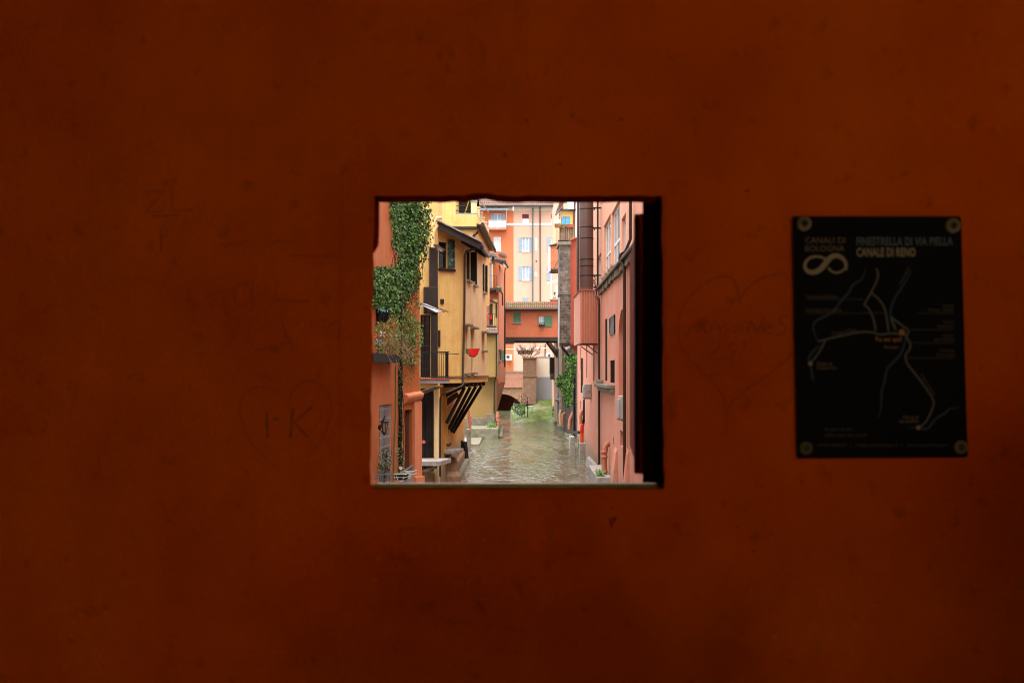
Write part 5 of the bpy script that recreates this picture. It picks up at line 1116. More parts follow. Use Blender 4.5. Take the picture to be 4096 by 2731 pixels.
for j in range(ny): a = j*(nx+1); b = a+nx+1; k = len(mb.v); mb.v += [G[a]-Vector((.05, 0, 3)), G[b]-Vector((.05, 0, 3))]; mb.f.append((k, a, b, k+1))
struct('bank', mb, bank_mat(), 'mossy gravel bank rising from the canal', 'bank', True)
t = thing('bench', 'low white bench on the mossy bank', 'bench', P3(848, 1112, 104)); a = P3(833, 1104, 104); b = P3(862, 1100, 104)
mb = MB(); mb.box(a.x, b.x, 103.8, 104.5, a.z-.04, a.z+.08); mb.build('seat', M['white'], t); mb = MB(); mb.box(a.x+.05, a.x+.12, 103.9, 104.4, a.z-.35, a.z-.045); mb.box(b.x-.12, b.x-.05, 103.9, 104.4, a.z-.35, a.z-.045); mb.build('leg', M['white'], t)
t = thing('bank_railing', 'dark rusty railing hung with pink globes on the mossy bank', 'railing', P3(800, 1150, 102))
mb = MB(); Yr = 102.6
posts = [(770, 1085, 1110), (785, 1062, 1105), (805, 1045, 1100), (820, 1070, 1150), (833, 1055, 1165), (836, 1080, 1150)]
for x, ya, yb in posts: mb.tube([P3(x, ya, Yr), P3(x, yb+14, Yr)], .03, 6)
for pa in ([(768, 1075), (785, 1058), (808, 1042), (830, 1052), (837, 1085)], [(762, 1092), (775, 1080), (800, 1082), (834, 1078)], [(800, 1062), (820, 1072), (832, 1090), (834, 1110)], [(766, 1103), (800, 1103)]): mb.tube([P3(x, y, Yr-.05) for x, y in pa], .022, 6)
mb.build('frame', M['iron'], t)
mb = MB()
for x, y in ((767, 1090), (786, 1060), (800, 1047), (812, 1050), (802, 1066), (820, 1077), (838, 1070), (768, 1104)): mb.ball(P3(x, y, Yr-.12), .09, 8)
mb.build('globe', M['pink_flower'], t)
for i, (x, y0, y1, lb) in enumerate(((768, 1110, 1142, 'left white water gauge post before the mossy bank'), (781, 1115, 1150, 'middle white water gauge post before the mossy bank'), (791, 1122, 1158, 'right white water gauge post before the mossy bank'))):
    t = thing('gauge_post', lb, 'post', P3(x, y1, 101.5), 'white posts in the water'); mb = MB(); mb.tube([P3(x, y0, 101.3), P3(x, y1+15, 101.3)], .03, 6); mb.build('shaft', M['zinc'], t); mb = MB(); a = P3(x, y0, 101.3); mb.box(a.x-.1, a.x+.08, 101.2, 101.4, a.z-.04, a.z+.04); mb.build('cap', M['white'], t)
t = thing('weeds', 'green weeds on the mossy bank below the grey wall', 'weeds', P3(960, 1130, 104)); mb = MB(); foliage(mb, [[(955, 1100), (972, 1090), (972, 1150), (960, 1150)], [(752, 1105), (775, 1088), (815, 1085), (825, 1130), (800, 1150), (770, 1128)]], 620, lambda x: 103.6 if x > 900 else 103.2, .2, .1, 1.0, (0, -.6, 1)); mb.build('leaves', M['ivy_bright'], t)
# bare tree behind the pier
tr = thing('bare_tree', 'bare spreading tree behind the brick pier and white wall', 'tree', P3(838, 930, 117))
mb = MB(); tw = MB()
def branch(p, d, L, r, lv):
    q = [p]
    for k in range(4):
        d = (d+Vector((rnd.gauss(0, .13), rnd.gauss(0, .13), rnd.gauss(.03, .1)))).normalized(); q.append(q[-1]+d*L/4)
    (mb if lv > 2 else tw).tube(q, r, 5 if lv > 2 else 3, r*.6)
    if lv:
        for k in range(4 if lv > 2 else 3):
            f = rnd.uniform(.3, 1); b = q[min(4, int(f*4))]; branch(b, (d+Vector((rnd.gauss(0, .55), rnd.gauss(0, .4), rnd.gauss(.1, .35)))).normalized(), L*rnd.uniform(.55, .8), r*.55, lv-1)
for k in range(7): branch(P3(838, 870, 117)+Vector((rnd.uniform(-.2, .2), 0, 0)), Vector((-1.1+k*.37, rnd.uniform(-.3, .3), .8)), 1.5, .05, 3)
mb.tube([P3(838, 960, 117), P3(838, 865, 117)], .13, 7, .09)
mb.build('trunk', M['twig'], tr); tw.build('crown', M['twig'], tr)
for i, (xa, xb, ya, yb, Y, lb) in enumerate(((724, 756, 843, 867, 138.6, 'white air conditioner on the orange wall seen under the bridge'), (925, 968, 838, 856, 118, 'grey-white air conditioner above the white wall under the bridge'))):
    t = thing('air_conditioner', lb, 'air conditioner', P3((xa+xb)/2, yb, Y)); a, b = P3(xa, yb, Y), P3(xb, ya, Y)
    q = MB(); q.box(a.x, b.x, Y, Y+.45, a.z, b.z); q.build('casing', M['white'], t, bevel=.03)
    q = MB(); r = (b.z-a.z)*.38; q.lathe(Vector((a.x+(b.x-a.x)*.4, Y-.002, (a.z+b.z)/2)), [(r, 0), (r, .02), (r*.85, .025), (r*.8, .005), (r*.25, .005), (r*.2, .02), (.01, .02)], 18, (0, -1, 0)); q.build('fan_grille', M['metal_box_dark'], t)
    q = MB(); q.box(a.x+.05, b.x+.05, Y-.05, Y+1.3, a.z-.12, a.z-.06); q.build('bracket', M['white'], t)

# ------------------------------------------------------------------ far apartment house
hQ = thing('far_apartment_house', 'tall far house, bright orange on its left and pale pink on its right', 'house', pt(810, 141)+Vector((0, 0, -4)))
YQ = 140; fqo = Facade(pt(560, YQ), pt(764.5, YQ)); fqp = Facade(pt(764.5, YQ), pt(1030, YQ))
def Z(y): return (HZ-y)/FPX*YQ
for y0, y1 in ((262, 332), (404, 475)):
    for x0, x1 in ((808, 842), (950, 984)):
        r_ = fqp.rect(x0, y0, x1, y1); window(hQ, fqp, *r_, .18, fr='white', pane='curtain', cols=2, fw=.09, sill='white', shut='blue_shutter', slats=True, sw=.56)
for x0, x1 in ((807, 841), (951, 985)):
    r_ = fqp.rect(x0, 145, x1, 193); wo = window(hQ, fqp, *r_, .15, fr='white', pane='glass_pale', cols=1, fw=.08, sill='white', label='top floor window with wine-red blind')
    q = MB(); zz = r_[3]
    for k in range(4): q.fbox(fqp, r_[0]+.03, r_[1]-.03, -.08+.02*(k % 2), -.03+.02*(k % 2), zz-.15*(k+1), zz-.15*k-.01)
    q.build('blind', M['blind'], wo)
for x0, x1 in ((806, 842),):
    r_ = fqp.rect(x0, 563, x1, 600); wo = window(hQ, fqp, *r_, .12, fr='white', pane='blue_shutter', cols=2, fw=.08, label='low white shuttered window above the bridge roof'); shutter(wo, fqp, r_[0]+.08, (r_[0]+r_[1])/2-.03, r_[2]+.05, r_[3]-.05, -.03, 'blue_shutter'); shutter(wo, fqp, (r_[0]+r_[1])/2+.03, r_[1]-.08, r_[2]+.05, r_[3]-.05, -.03, 'blue_shutter')
r_ = fqo.rect(665, 258, 702, 330); wo = window(hQ, fqo, *r_, .12, fr='white', pane='white', cols=2, fw=.06, sill='white', label='window with closed white shutters'); xm = (r_[0]+r_[1])/2
shutter(wo, fqo, r_[0]+.02, xm-.03, r_[2]+.02, r_[3]-.02, -.04, 'white'); shutter(wo, fqo, xm+.03, r_[1]-.02, r_[2]+.02, r_[3]-.02, -.04, 'white')
r_ = fqo.rect(668, 142, 702, 215); window(hQ, fqo, *r_, .15, fr='white', pane='curtain', cols=2, rows=2, fw=.08, shut='blue_shutter', sw=.5, label='balcony door with curtain and grey shutters')
r_ = fqp.rect(785, 823, 858, 842); window(hQ, fqp, *r_, .3, fr='iron', pane='glass_dark', cols=3, label='long low dark opening behind the bare tree')
mb = MB(); fqo.wall(mb, -6, Z(128)); mb.build('wall', M['far_orange'], hQ)
mb = MB(); fqp.wall(mb, -6, Z(128)); mb.poly([fqp.P(fqp.len, 0, -6), (9.5, 152, -6), (9.5, 152, Z(100)), fqp.P(fqp.len, 0, Z(100))]); mb.build('wall', M['far_pale'], hQ)
mb = MB(); mb.fbox(fqp, .01, fqp.len, .003, .10, Z(128)+.002, Z(112)); mb.fbox(fqo, 0, fqo.len-.1, .003, .12, Z(128)+.002, Z(108)); mb.fbox(fqp, .01, fqp.len, .12, .55, Z(112)+.003, Z(106)); mb.fbox(fqo, 0, fqo.len-.1, .14, .6, Z(108)+.003, Z(102)); mb.build('cornice', M['cream'], hQ)
mb = MB(); mb.fbox(fqp, 0, fqp.len, .003, .06, Z(203), Z(191)); mb.fbox(fqo, fqo.len-1.0, fqo.len-.003, .003, .06, Z(203), Z(191)); mb.build('string_course', M['white'], hQ)
a, b, c, d = P3(560, 104, YQ-.9), P3(1030, 104, YQ-.9), P3(1030, 104, YQ+7)+Vector((0, 0, 2.6)), P3(560, 104, YQ+7)+Vector((0, 0, 2.6)); tiles(hQ, a, b, c, d, 46, 9, 'tile_plain')
mb = MB(); mb.tube([P3(560, 105, YQ-1), P3(1030, 105, YQ-1)], .13, 8); mb.build('gutter', M['pipe_dark'], hQ)
downpipe(hQ, [P3(860, 115, YQ-.25), P3(859, 330, YQ-.25), P3(860, 620, YQ-.25)], .10, 'pipe_blue'); downpipe(hQ, [P3(897, 106, YQ-1), P3(896, 120, YQ-.25), P3(897, 620, YQ-.25)], .08, 'pipe_dark'); downpipe(hQ, [P3(922, 790, YQ-.2), P3(921, 870, YQ-.2)], .08, 'pipe_dark')
for x0, y0, x1, y1 in ((868, 262, 890, 330), (868, 431, 884, 457)):
    r_ = fqp.rect(x0, y0, x1, y1); q = MB(); q.fbox(fqp, r_[0], r_[1], .003, .02, r_[2], r_[3]); g_ = q.build('brick_vent', M['cream'], hQ); q = MB(); n = int((r_[1]-r_[0])/.13); m_ = int((r_[3]-r_[2])/.13)
    for i in range(n):
        for j in range(m_):
            u = r_[0]+(r_[1]-r_[0])*(i+.5)/n; z = r_[2]+(r_[3]-r_[2])*(j+.5)/m_
            if (i+j) % 2 == 0: q.fbox(fqp, u-.05, u+.05, .021, .028, z-.055, z+.055)
    q.build('slot', M['dark_wood'], g_)
r_ = fqp.rect(874, 376, 882, 384); q = MB(); q.fbox(fqp, r_[0], r_[1], .003, .02, r_[2], r_[3]); q.build('vent', M['rust'], hQ)
mb = MB(); mb.fbox(fqo, fqo.u(640), fqo.u(728), .003, 1.3, Z(229), Z(222)); mb.build('balcony', M['orange_pale'], hQ); bo = hQ.children[-1]
zz = Z(222); railing(bo, [fqo.P(fqo.u(641), 1.28, zz), fqo.P(fqo.u(727), 1.28, zz), fqo.P(fqo.u(727), .05, zz)], 1.15, 'zinc', .3, .02)
q = MB(); q.fbox(fqo, fqo.u(642), fqo.u(726), 1.22, 1.235, zz+.1, zz+1.05); q.build('glass_panel', M['glass_pale'], bo)
mb = MB(); p = [fqo.P(fqo.u(600), .05, Z(122)), fqo.P(fqo.u(738), .05, Z(122)), fqo.P(fqo.u(740), 1.4, Z(132)), fqo.P(fqo.u(600), 1.4, Z(132))]; mb.box8([p[3], p[2], p[1], p[0]]+[q_+Vector((0, 0, .12)) for q_ in (p[3], p[2], p[1], p[0])]); mb.build('awning', M['blue_door'], hQ)
mb = MB(); mb.tube([fqo.P(fqo.u(727), 1.3, zz), fqo.P(fqo.u(731), 1.3, Z(132))], .04, 5); mb.build('awning_post', M['zinc'], hQ)
mb = MB(); mb.bar(P3(690, 343, YQ-.3), P3(728, 355, YQ-.3), .5, .3); mb.build('chimney_hood', M['tile_plain'], hQ)
t = thing('balcony_plant', 'pale leafy plant behind the glass of the far balcony', 'plant', P3(712, 215, YQ-.9)); mb = MB(); foliage(mb, [[(700, 175), (722, 180), (725, 215), (698, 215)]], 90, lambda x: YQ-.6, .22, .14, .4); mb.build('leaves', M['dry_leaf'], t)
mb = MB(); mb.tube([P3(640, 818, 130), P3(930, 812, 130)], .05, 6); o = mb.build('overhead_pipe', M['cream']); tag(o, 'thin pale pipe running across behind the bare tree', 'pipe')

# ================================================================== RIGHT BANK
XR = lambda Y: 3.35+.0161*Y
# ------------------------------------------------------------------ pink house along the canal
hR = thing('pink_house', 'long pink house rising straight from the canal on the right bank', 'house', (XR(48)+1, 48, WZ))
RF, RN = Vector((XR(67.5), 67.5, 0)), Vector((XR(2.5), 2.5, 0))
fr = Facade(RF, RN)           # seen from the canal: far end left, near end right
def rr(x0, x1, z0, z1): return (fr.u(x0), fr.u(x1), z0, z1)
def zat(cx, cy): return fr.at(cx, cy)[1]
ZL = 3.9                       # gutter ledge
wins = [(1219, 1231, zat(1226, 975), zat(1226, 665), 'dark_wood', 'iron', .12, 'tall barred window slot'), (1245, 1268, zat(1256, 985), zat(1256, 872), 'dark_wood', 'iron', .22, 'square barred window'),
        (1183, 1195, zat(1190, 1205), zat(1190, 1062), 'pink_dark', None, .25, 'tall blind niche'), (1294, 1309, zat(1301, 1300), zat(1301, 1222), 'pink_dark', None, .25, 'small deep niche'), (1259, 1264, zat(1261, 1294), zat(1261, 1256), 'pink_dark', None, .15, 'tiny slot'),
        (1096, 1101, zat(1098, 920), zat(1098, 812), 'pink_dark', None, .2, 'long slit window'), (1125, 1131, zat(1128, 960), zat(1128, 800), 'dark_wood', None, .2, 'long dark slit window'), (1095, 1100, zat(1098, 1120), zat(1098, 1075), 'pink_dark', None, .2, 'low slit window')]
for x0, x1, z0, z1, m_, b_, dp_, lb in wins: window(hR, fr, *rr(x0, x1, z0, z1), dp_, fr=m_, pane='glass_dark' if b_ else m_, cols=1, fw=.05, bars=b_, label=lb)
for yy in (9, 15, 20):
    u = fr.len-(yy-2.5); window(hR, fr, u, u+1.0, .2, 1.7, .18, fr='white', pane='glass', sill='stone', label='tall white framed window near the window wall')
# arched recess
ua, ub = fr.u(1287), fr.u(1322); za0, za1 = zat(1305, 1082), zat(1305, 760); zap = zat(1305, 618); fr.hole(ua, ub, za0, zap, .45)
mb = MB(); fr.wall(mb, WZ-1, ZL)
n = 12; um, ru, rz_ = (ua+ub)/2, (ub-ua)/2, zap-za1
for s_ in (-1, 1):
    for k in range(n):
        t0, t1 = math.pi/2*k/n, math.pi/2*(k+1)/n; c0 = (um+s_*ru*math.cos(t0), za1+rz_*math.sin(t0)); c1 = (um+s_*ru*math.cos(t1), za1+rz_*math.sin(t1)); e = um+s_*ru
        q = [fr.P(e, -.002, c0[1]), fr.P(c0[0], -.002, c0[1]), fr.P(c1[0], -.002, c1[1]), fr.P(e, -.002, c1[1])]; mb.poly(q if s_ < 0 else q[::-1])
        mb.poly([fr.P(c0[0], -.002, c0[1]), fr.P(c0[0], -.44, c0[1]), fr.P(c1[0], -.44, c1[1]), fr.P(c1[0], -.002, c1[1])])
mb.poly([RF+Vector((0, 0, WZ-1)), RF+Vector((0, 0, 9.6)), (9, 67.5, 9.6), (9, 67.5, WZ-1)])
mb.build('wall', M['pink'], hR)
# upper wall, set back a little
fu = Facade(Vector((XR(67.5)+.22, 67.5, 0)), Vector((XR(2.5)+.22, 2.5, 0)))
for (x0, x1, z0, z1, rw) in ((1209, 1243, 3.98, 6.9, 2), (1247, 1290, 3.98, 6.8, 2), (1297, 1319, 3.98, 5.85, 1), (1176, 1196, 3.98, 5.9, 2)):
    window(hR, fu, fu.u(x0+5), fu.u(x1+5), z0, z1, .17, fr='white', pane='glass', cols=3, rows=rw, fw=.11, label='tall white framed window in a deep pink reveal')
mb = MB(); fu.wall(mb, ZL-.05, 9.6); mb.build('wall', M['pink_light'], hR)
# stone ledge with zinc flashing
mb = MB(); ul, ur = fr.u(1199), fr.u(1420)
for k in range(26):
    a, b = ul+(ur-ul)*k/26, ul+(ur-ul)*(k+1)/26; mb.fbox(fr, a, b-.02, .003, .10+rnd.uniform(0, .05), ZL-.32+rnd.uniform(-.05, .04), ZL-.01)
mb.build('cornice', M['stone'], hR)
mb = MB(); mb.fbox(fr, ul, ur, -.21, .16, ZL+.003, ZL+.03); mb.build('flashing', M['zinc'], hR)
mb = MB(); mb.tube([fr.P(ul-.1, .18, ZL-.05), fr.P(ur, .18, ZL-.05)], .06, 8); mb.build('gutter', M['pipe_dark'], hR, smooth=True)
for xp, yp_ in ((1201, 45.6), (1331, 33.3)):
    u = fr.u(xp); pts_ = [fr.P(u-.35, .16, ZL+.0), fr.P(u-.4, .24, ZL-.12), fr.P(u-.15, .24, ZL-.35), fr.P(u, .12, ZL-.55), fr.P(u, .10, ZL-.9), fr.P(u, .10, WZ+.9), fr.P(u-.1, .30, WZ+.35)]
    if xp > 1300: pts_ = [fr.P(u, -.10, 9.6), fr.P(u, -.10, ZL+.6), fr.P(u-.1, .06, ZL+.2), fr.P(u-.2, .20, ZL+.12), fr.P(u-.25, .24, ZL-.02), fr.P(u-.15, .20, ZL-.14), fr.P(u, .11, ZL-.22)]+pts_[4:]
    downpipe(hR, pts_, .055, 'pipe_brown')
downpipe(hR, [fu.P(fu.u(1193), .1, 9.6), fu.P(fu.u(1193), .1, ZL+.1)], .05, 'pipe_brown'); downpipe(hR, [fr.P(fr.u(1112), .1, .9), fr.P(fr.u(1112), .1, -1.2)], .07, 'pipe_brown')
# louvred vent
r_ = (fr.u(1247), fr.u(1271), zat(1259, 742), zat(1259, 652)); q = MB()
for a, b, c, d in ((r_[0], r_[1], r_[2], r_[2]+.05), (r_[0], r_[1], r_[3]-.05, r_[3]), (r_[0], r_[0]+.06, r_[2]+.05, r_[3]-.05), (r_[1]-.06, r_[1], r_[2]+.05, r_[3]-.05)): q.fbox(fr, a, b, .003, .06, c, d)
q.fbox(fr, r_[0]+.06, r_[1]-.06, .003, .008, r_[2]+.05, r_[3]-.05); lv = q.build('vent', M['pipe_dark'], hR); q = MB()
for k in range(9): z = r_[2]+.07+(r_[3]-r_[2]-.14)*(k+.5)/9; q.poly([fr.P(r_[0]+.06, .012, z+.035), fr.P(r_[1]-.06, .012, z+.035), fr.P(r_[1]-.06, .055, z-.01), fr.P(r_[0]+.06, .055, z-.01)])
q.build('louvre', M['zinc'], lv)
# old stone sill with bent pipe
mb = MB(); ua, ub = fr.u(1199), fr.u(1268); zz = zat(1235, 990)
mb.fbox(fr, ua, ub, .003, .32, zz-.16, zz); mb.fbox(fr, ua+.3, ub, .003, .18, zz-.34, zz-.163); mb.fbox(fr, ua, ua+1.4, .003, .22, zz+.003, zz+.16); mb.build('stone_shelf', M['stone'], hR, bevel=.03)
downpipe(hR, [P3(1178, 988, 47.2), P3(1182, 1000, 46.4), P3(1200, 1008, 45.7)], .07, 'pipe_brown', 'waste_pipe')
# sloping footings and buttress
mb = MB(); u0, u1 = fr.u(1140), fr.u(1420)
mb.box8([fr.P(u0, .32, WZ-.5), fr.P(u1, .40, WZ-.5), fr.P(u1, .002, WZ-.5), fr.P(u0, .002, WZ-.5), fr.P(u0, .10, WZ+.35), fr.P(u1, .12, WZ+.8), fr.P(u1, .002, WZ+1.0), fr.P(u0, .002, WZ+.45)]); mb.build('footing', M['concrete'], hR)
for xa, xb, zt_, w_ in ((1268, 1282, -3.0, .34), (1326, 1340, -2.7, .32)):
    mb = MB(); u0, u1 = fr.u(xa), fr.u(xb); mb.box8([fr.P(u0, w_, WZ-.4), fr.P(u1, w_, WZ-.4), fr.P(u1, .002, WZ-.4), fr.P(u0, .002, WZ-.4), fr.P(u0, .06, zt_), fr.P(u1, .06, zt_), fr.P(u1, .002, zt_+.15), fr.P(u0, .002, zt_+.15)]); mb.build('buttress', M['pink'], hR)
mb = MB(); u0, u1 = fr.u(1205), fr.u(1255); mb.fbox(fr, u0, u1, .003, .62, WZ-.5, WZ+.85); mb.build('pier', M['concrete'], hR, bevel=.03)
mb = MB(); u = fr.u(1243); zz = zat(1240, 1430); mb.tube([fr.P(u, .22, WZ+.85), fr.P(u, .22, -3.4), fr.P(u, .16, -3.0), fr.P(u, .02, -2.85)], .11, 12)
for z in (WZ+.9, WZ+1.5, -3.3): mb.lathe(fr.P(u, .22, z), [(.12, 0), (.135, .02), (.135, .1), (.12, .12)], 14)
mb.build('waste_pipe', M['pipe_clay'], hR, smooth=True)
# concrete block, orange pipe, black pipe and a steel beam
mb = MB(); mb.box(P3(1092, 0, 58.5).x, P3(1120, 0, 58.5).x+.1, 58.2, 59.2, WZ-.5, P3(0, 1282, 58.5).z); mb.build('pier', M['concrete'], hR, bevel=.04); mb = MB(); mb.box(P3(1043, 0, 66).x, P3(1068, 0, 66).x, 65.6, 66.8, WZ-.5, P3(0, 1250, 66).z); mb.build('pier', M['concrete'], hR, bevel=.04)
xo = P3(1104, 0, 58.6).x
mb = MB(); mb.tube([(xo, 58.6, P3(0, 1280, 58.6).z), (xo, 58.6, P3(0, 1235, 58.6).z)], .11, 12); mb.build('waste_pipe', M['pipe_orange'], hR, smooth=True)
mb = MB(); mb.tube([(xo, 58.6, P3(0, 1234, 58.6).z), (xo+.01, 58.6, P3(0, 1200, 58.6).z), (xo+.05, 58.65, P3(0, 1190, 58.6).z)], .115, 12); mb.build('waste_pipe', M['pipe_red'], hR, smooth=True)
mb = MB(); mb.tube([(xo+.06, 58.7, P3(0, 1195, 58.6).z), (xo+.14, 58.7, P3(0, 1160, 58.6).z), (xo+.16, 58.7, P3(0, 1070, 58.6).z), (xo+.35, 58.9, P3(0, 1062, 58.6).z)], .085, 10); mb.build('waste_pipe', M['iron'], hR, smooth=True)
mb = MB(); mb.tube([P3(1100, 1190, 61), P3(1098, 1150, 61), P3(1104, 1125, 61), P3(1112, 1120, 61)], .10, 10); mb.build('waste_pipe', M['pipe_clay'], hR, smooth=True)
mb = MB(); mb.bar(P3(1036, 1233, 62.5), P3(1094, 1233, 60), .2, .12); mb.bar(P3(1030, 1226, 64), P3(1094, 1226, 61), .2, .06); mb.build('steel_beam', M['iron'], hR)
# corrugated box on brackets
cb = thing('corrugated_box', 'pink corrugated metal box hung on the pink house under the big flue', 'box', P3(1130, 790, 49)); x0, x1 = P3(1095, 0, 46.5).x, XR(46.5)-.012; z0, z1 = P3(0, 787, 46.5).z, P3(0, 527, 46.5).z
mb = MB(); n = 12; st = (x1-x0)/n; pr = []
for k in range(n): pr += [(x0+st*k, 0), (x0+st*(k+.55), 0), (x0+st*(k+.62), -.09), (x0+st*(k+.9), -.09)]
pr.append((x1, 0))
for (xa, ya), (xb, yb) in zip(pr[:-1], pr[1:]): mb.poly([(xa, 46.5+ya, z0), (xb, 46.5+yb, z0), (xb, 46.5+yb, z1), (xa, 46.5+ya, z1)])
mb.poly([(x0, 46.5, z0), (x0, 46.5, z1), (x0, 51, z1), (x0, 51, z0)]); mb.poly([(x0, 46.5, z0), (x0, 51, z0), (XR(51)-.01, 51, z0), (x1, 46.5, z0)]); mb.poly([(x0, 51, z0), (x0, 51, z1), (XR(51)-.01, 51, z1), (XR(51)-.01, 51, z0)]); mb.build('cladding', M['pink_metal'], cb)
mb = MB(); mb.box(x0-.05, x1, 46.4, 51.1, z1+.004, z1+.05); mb.build('lid', M['pink_dark'], cb)
mb = MB(); mb.bar((x0+.3, 46.9, z0-.03), (XR(46.9)-.02, 46.9, z0-.5), .05, .05); mb.build('bracket', M['rust'], cb); mb = MB(); mb.bar((x0+.3, 50.5, z0-.03), (XR(50.5)-.02, 50.5, z0-.5), .05, .05); mb.bar((x0+.1, 46.9, z0-.03), (x1-.1, 46.9, z0-.03), .05, .05); mb.build('bracket', M['rust'], cb)
downpipe(cb, [P3(1168, 795, 50.3), P3(1168, 850, 50.3), P3(1168, 955, 50.3), P3(1168, 975, 50.3)], .085, 'pipe_clay', 'drain_pipe')
mb = MB()
for k in range(36):
    x = x0+(x1-x0)*k/36; mb.tube([(x, 46.45, z1+.05), (x+rnd.uniform(-.03, .03), 46.4+rnd.uniform(-.03, .03), z1+.14)], .004, 3)
mb.build('bird_spike', M['zinc'], cb)
# big flue
fl_ = thing('flue', 'thick dark brown steel flue rising from the corrugated box', 'flue', P3(1127, 522, 48.4)); c = P3(1127, 0, 48.4).x
mb = MB(); mb.lathe((c, 48.4, z1+.055), [(.34, 0), (.34, 9)], 28); mb.build('pipe', M['steel_brown'], fl_, smooth=True)
mb = MB()
for y in (125, 215, 270, 375, 408, 455):
    mb.lathe((c, 48.4, P3(0, y, 48.4).z), [(.342, 0), (.352, .01), (.352, .05), (.342, .06)], 28)
mb.build('band', M['pipe_dark'], fl_, smooth=True)
mb = MB(); mb.lathe((P3(1086, 0, 50).x, 50, z1+.055), [(.09, 0), (.09, 9)], 14); mb.build('side_pipe', M['steel_brown'], fl_, smooth=True)
mb = MB()
for y in (115, 215, 450): zz = P3(0, y, 48.4).z; mb.bar((c+.3, 48.4, zz), (XR(48.4)+.2, 48.4, zz), .06, .07); mb.bar((c+.38, 48.3, zz-.12), (c+.38, 48.3, zz-.05), .05, .05)
mb.build('bracket', M['iron'], fl_)
t = thing('potted_twigs', 'bare twigs in a low green pot on top of the corrugated box', 'plant', P3(1180, 520, 46.9)); mb = MB(); mb.lathe(P3(1178, 520, 46.7)+Vector((0, 0, .045)), [(.13, 0), (.16, .09)], 14); mb.build('pot', M['green_dark'], t); mb = MB()
for k in range(9): mb.tube([P3(1178, 515, 46.7), P3(1170+rnd.uniform(-14, 10), 485, 46.7), P3(1162+rnd.uniform(-25, 16), 455+rnd.uniform(-8, 12), 46.7)], .008, 4)
mb.build('twig', M['twig'], t)
# wall boxes (outdoor units)
def unit(cx0, cx1, cy0, cy1, Y, lb):
    t = thing('outdoor_unit', lb, 'outdoor unit', P3((cx0+cx1)/2, cy1, Y+.3), 'outdoor units on the pink house'); a, b = P3(cx0, cy1, Y), P3(cx1, cy0, Y); xw = XR(Y)-.01
    w_ = max(xw-a.x, .2)
    q = MB(); q.box(a.x+.05, a.x+w_, Y, Y+.85, a.z, b.z); q.build('casing', M['metal_box'], t, bevel=.02)
    q = MB(); q.box(a.x, a.x+.048, Y+.06, Y+.8, a.z+.05, b.z-.12); q.build('front_grille', M['zinc'], t, bevel=.01)
    q = MB(); q.box(a.x+.05+w_*.3, a.x+w_*.92, Y-.03, Y-.002, a.z+(b.z-a.z)*.42, b.z-.06); q.box(a.x+.05+w_*.42, a.x+w_*.8, Y-.04, Y-.031, a.z+(b.z-a.z)*.5, b.z-.2); q.build('cover', M['metal_box'], t, bevel=.008)
    q = MB(); q.bar((a.x+.02, Y+.1, a.z-.03), (xw, Y+.1, a.z-.03), .05, .05); q.build('bracket', M['zinc'], t); q = MB(); q.bar((a.x+.02, Y+.75, a.z-.03), (xw, Y+.75, a.z-.03), .05, .05); q.build('bracket', M['zinc'], t)
unit(1112, 1158, 990, 1060, 52.5, 'weathered grey outdoor unit above the black pipe on the pink house'); unit(1290, 1345, 1050, 1166, 34.2, 'large light grey outdoor unit nearest the window on the pink house')
t = thing('flower_pot', 'row of terracotta pots with dry grass on the ledge of the pink house', 'plant pots', fr.P(fr.u(1250), .05, ZL+.03))
mb = MB(); gm = MB()
for k in range(4):
    p = fr.P(fr.u(1218+k*16), .02, ZL+.035); mb.lathe(p, [(.09, 0), (.13, .2), (.14, .2)], 10)
    for j in range(10): gm.tube([p+Vector((rnd.uniform(-.06, .06), rnd.uniform(-.08, .08), .18)), p+Vector((rnd.uniform(-.2, .1), rnd.uniform(-.25, .25), rnd.uniform(.24, .38)))], .006, 3)
mb.build('pot', M['terracotta'], t); gm.build('dry_grass', M['shrub'], t)
t = thing('weeds', 'tuft of green weeds on the concrete pier by the clay pipe', 'weeds', fr.P(fr.u(1250), .45, WZ+.85)); mb = MB()
for k in range(80): leaf(mb, fr.P(fr.u(1249)+rnd.uniform(-.3, .4), .45+rnd.uniform(-.15, .15), WZ+.88+rnd.uniform(0, .22)), (rnd.gauss(-.5, .5), rnd.gauss(-.5, .5), 1), .12, .08)
mb.build('leaves', M['ivy_bright'], t)
t = thing('pinwheel', 'rainbow pinwheel fixed to a window slit of the red wall', 'pinwheel', P3(1092, 980, 66)); c = P3(1091, 953, 66); cols = ['pipe_red', 'blue', 'sign_orange', 'green']
for k in range(4):
    mb = MB(); a = k*math.pi/2+.3; d1 = Vector((math.cos(a), .1, math.sin(a))); d2 = Vector((math.cos(a+.8), -.1, math.sin(a+.8))); mb.poly([c, c+d1*.16, c+(d1+d2)*.1, c+d2*.06]); mb.build('blade', M[cols[k]], t)
mb = MB(); mb.tube([c, P3(1092, 980, 66)], .01, 4); mb.build('stick', M['white'], t)

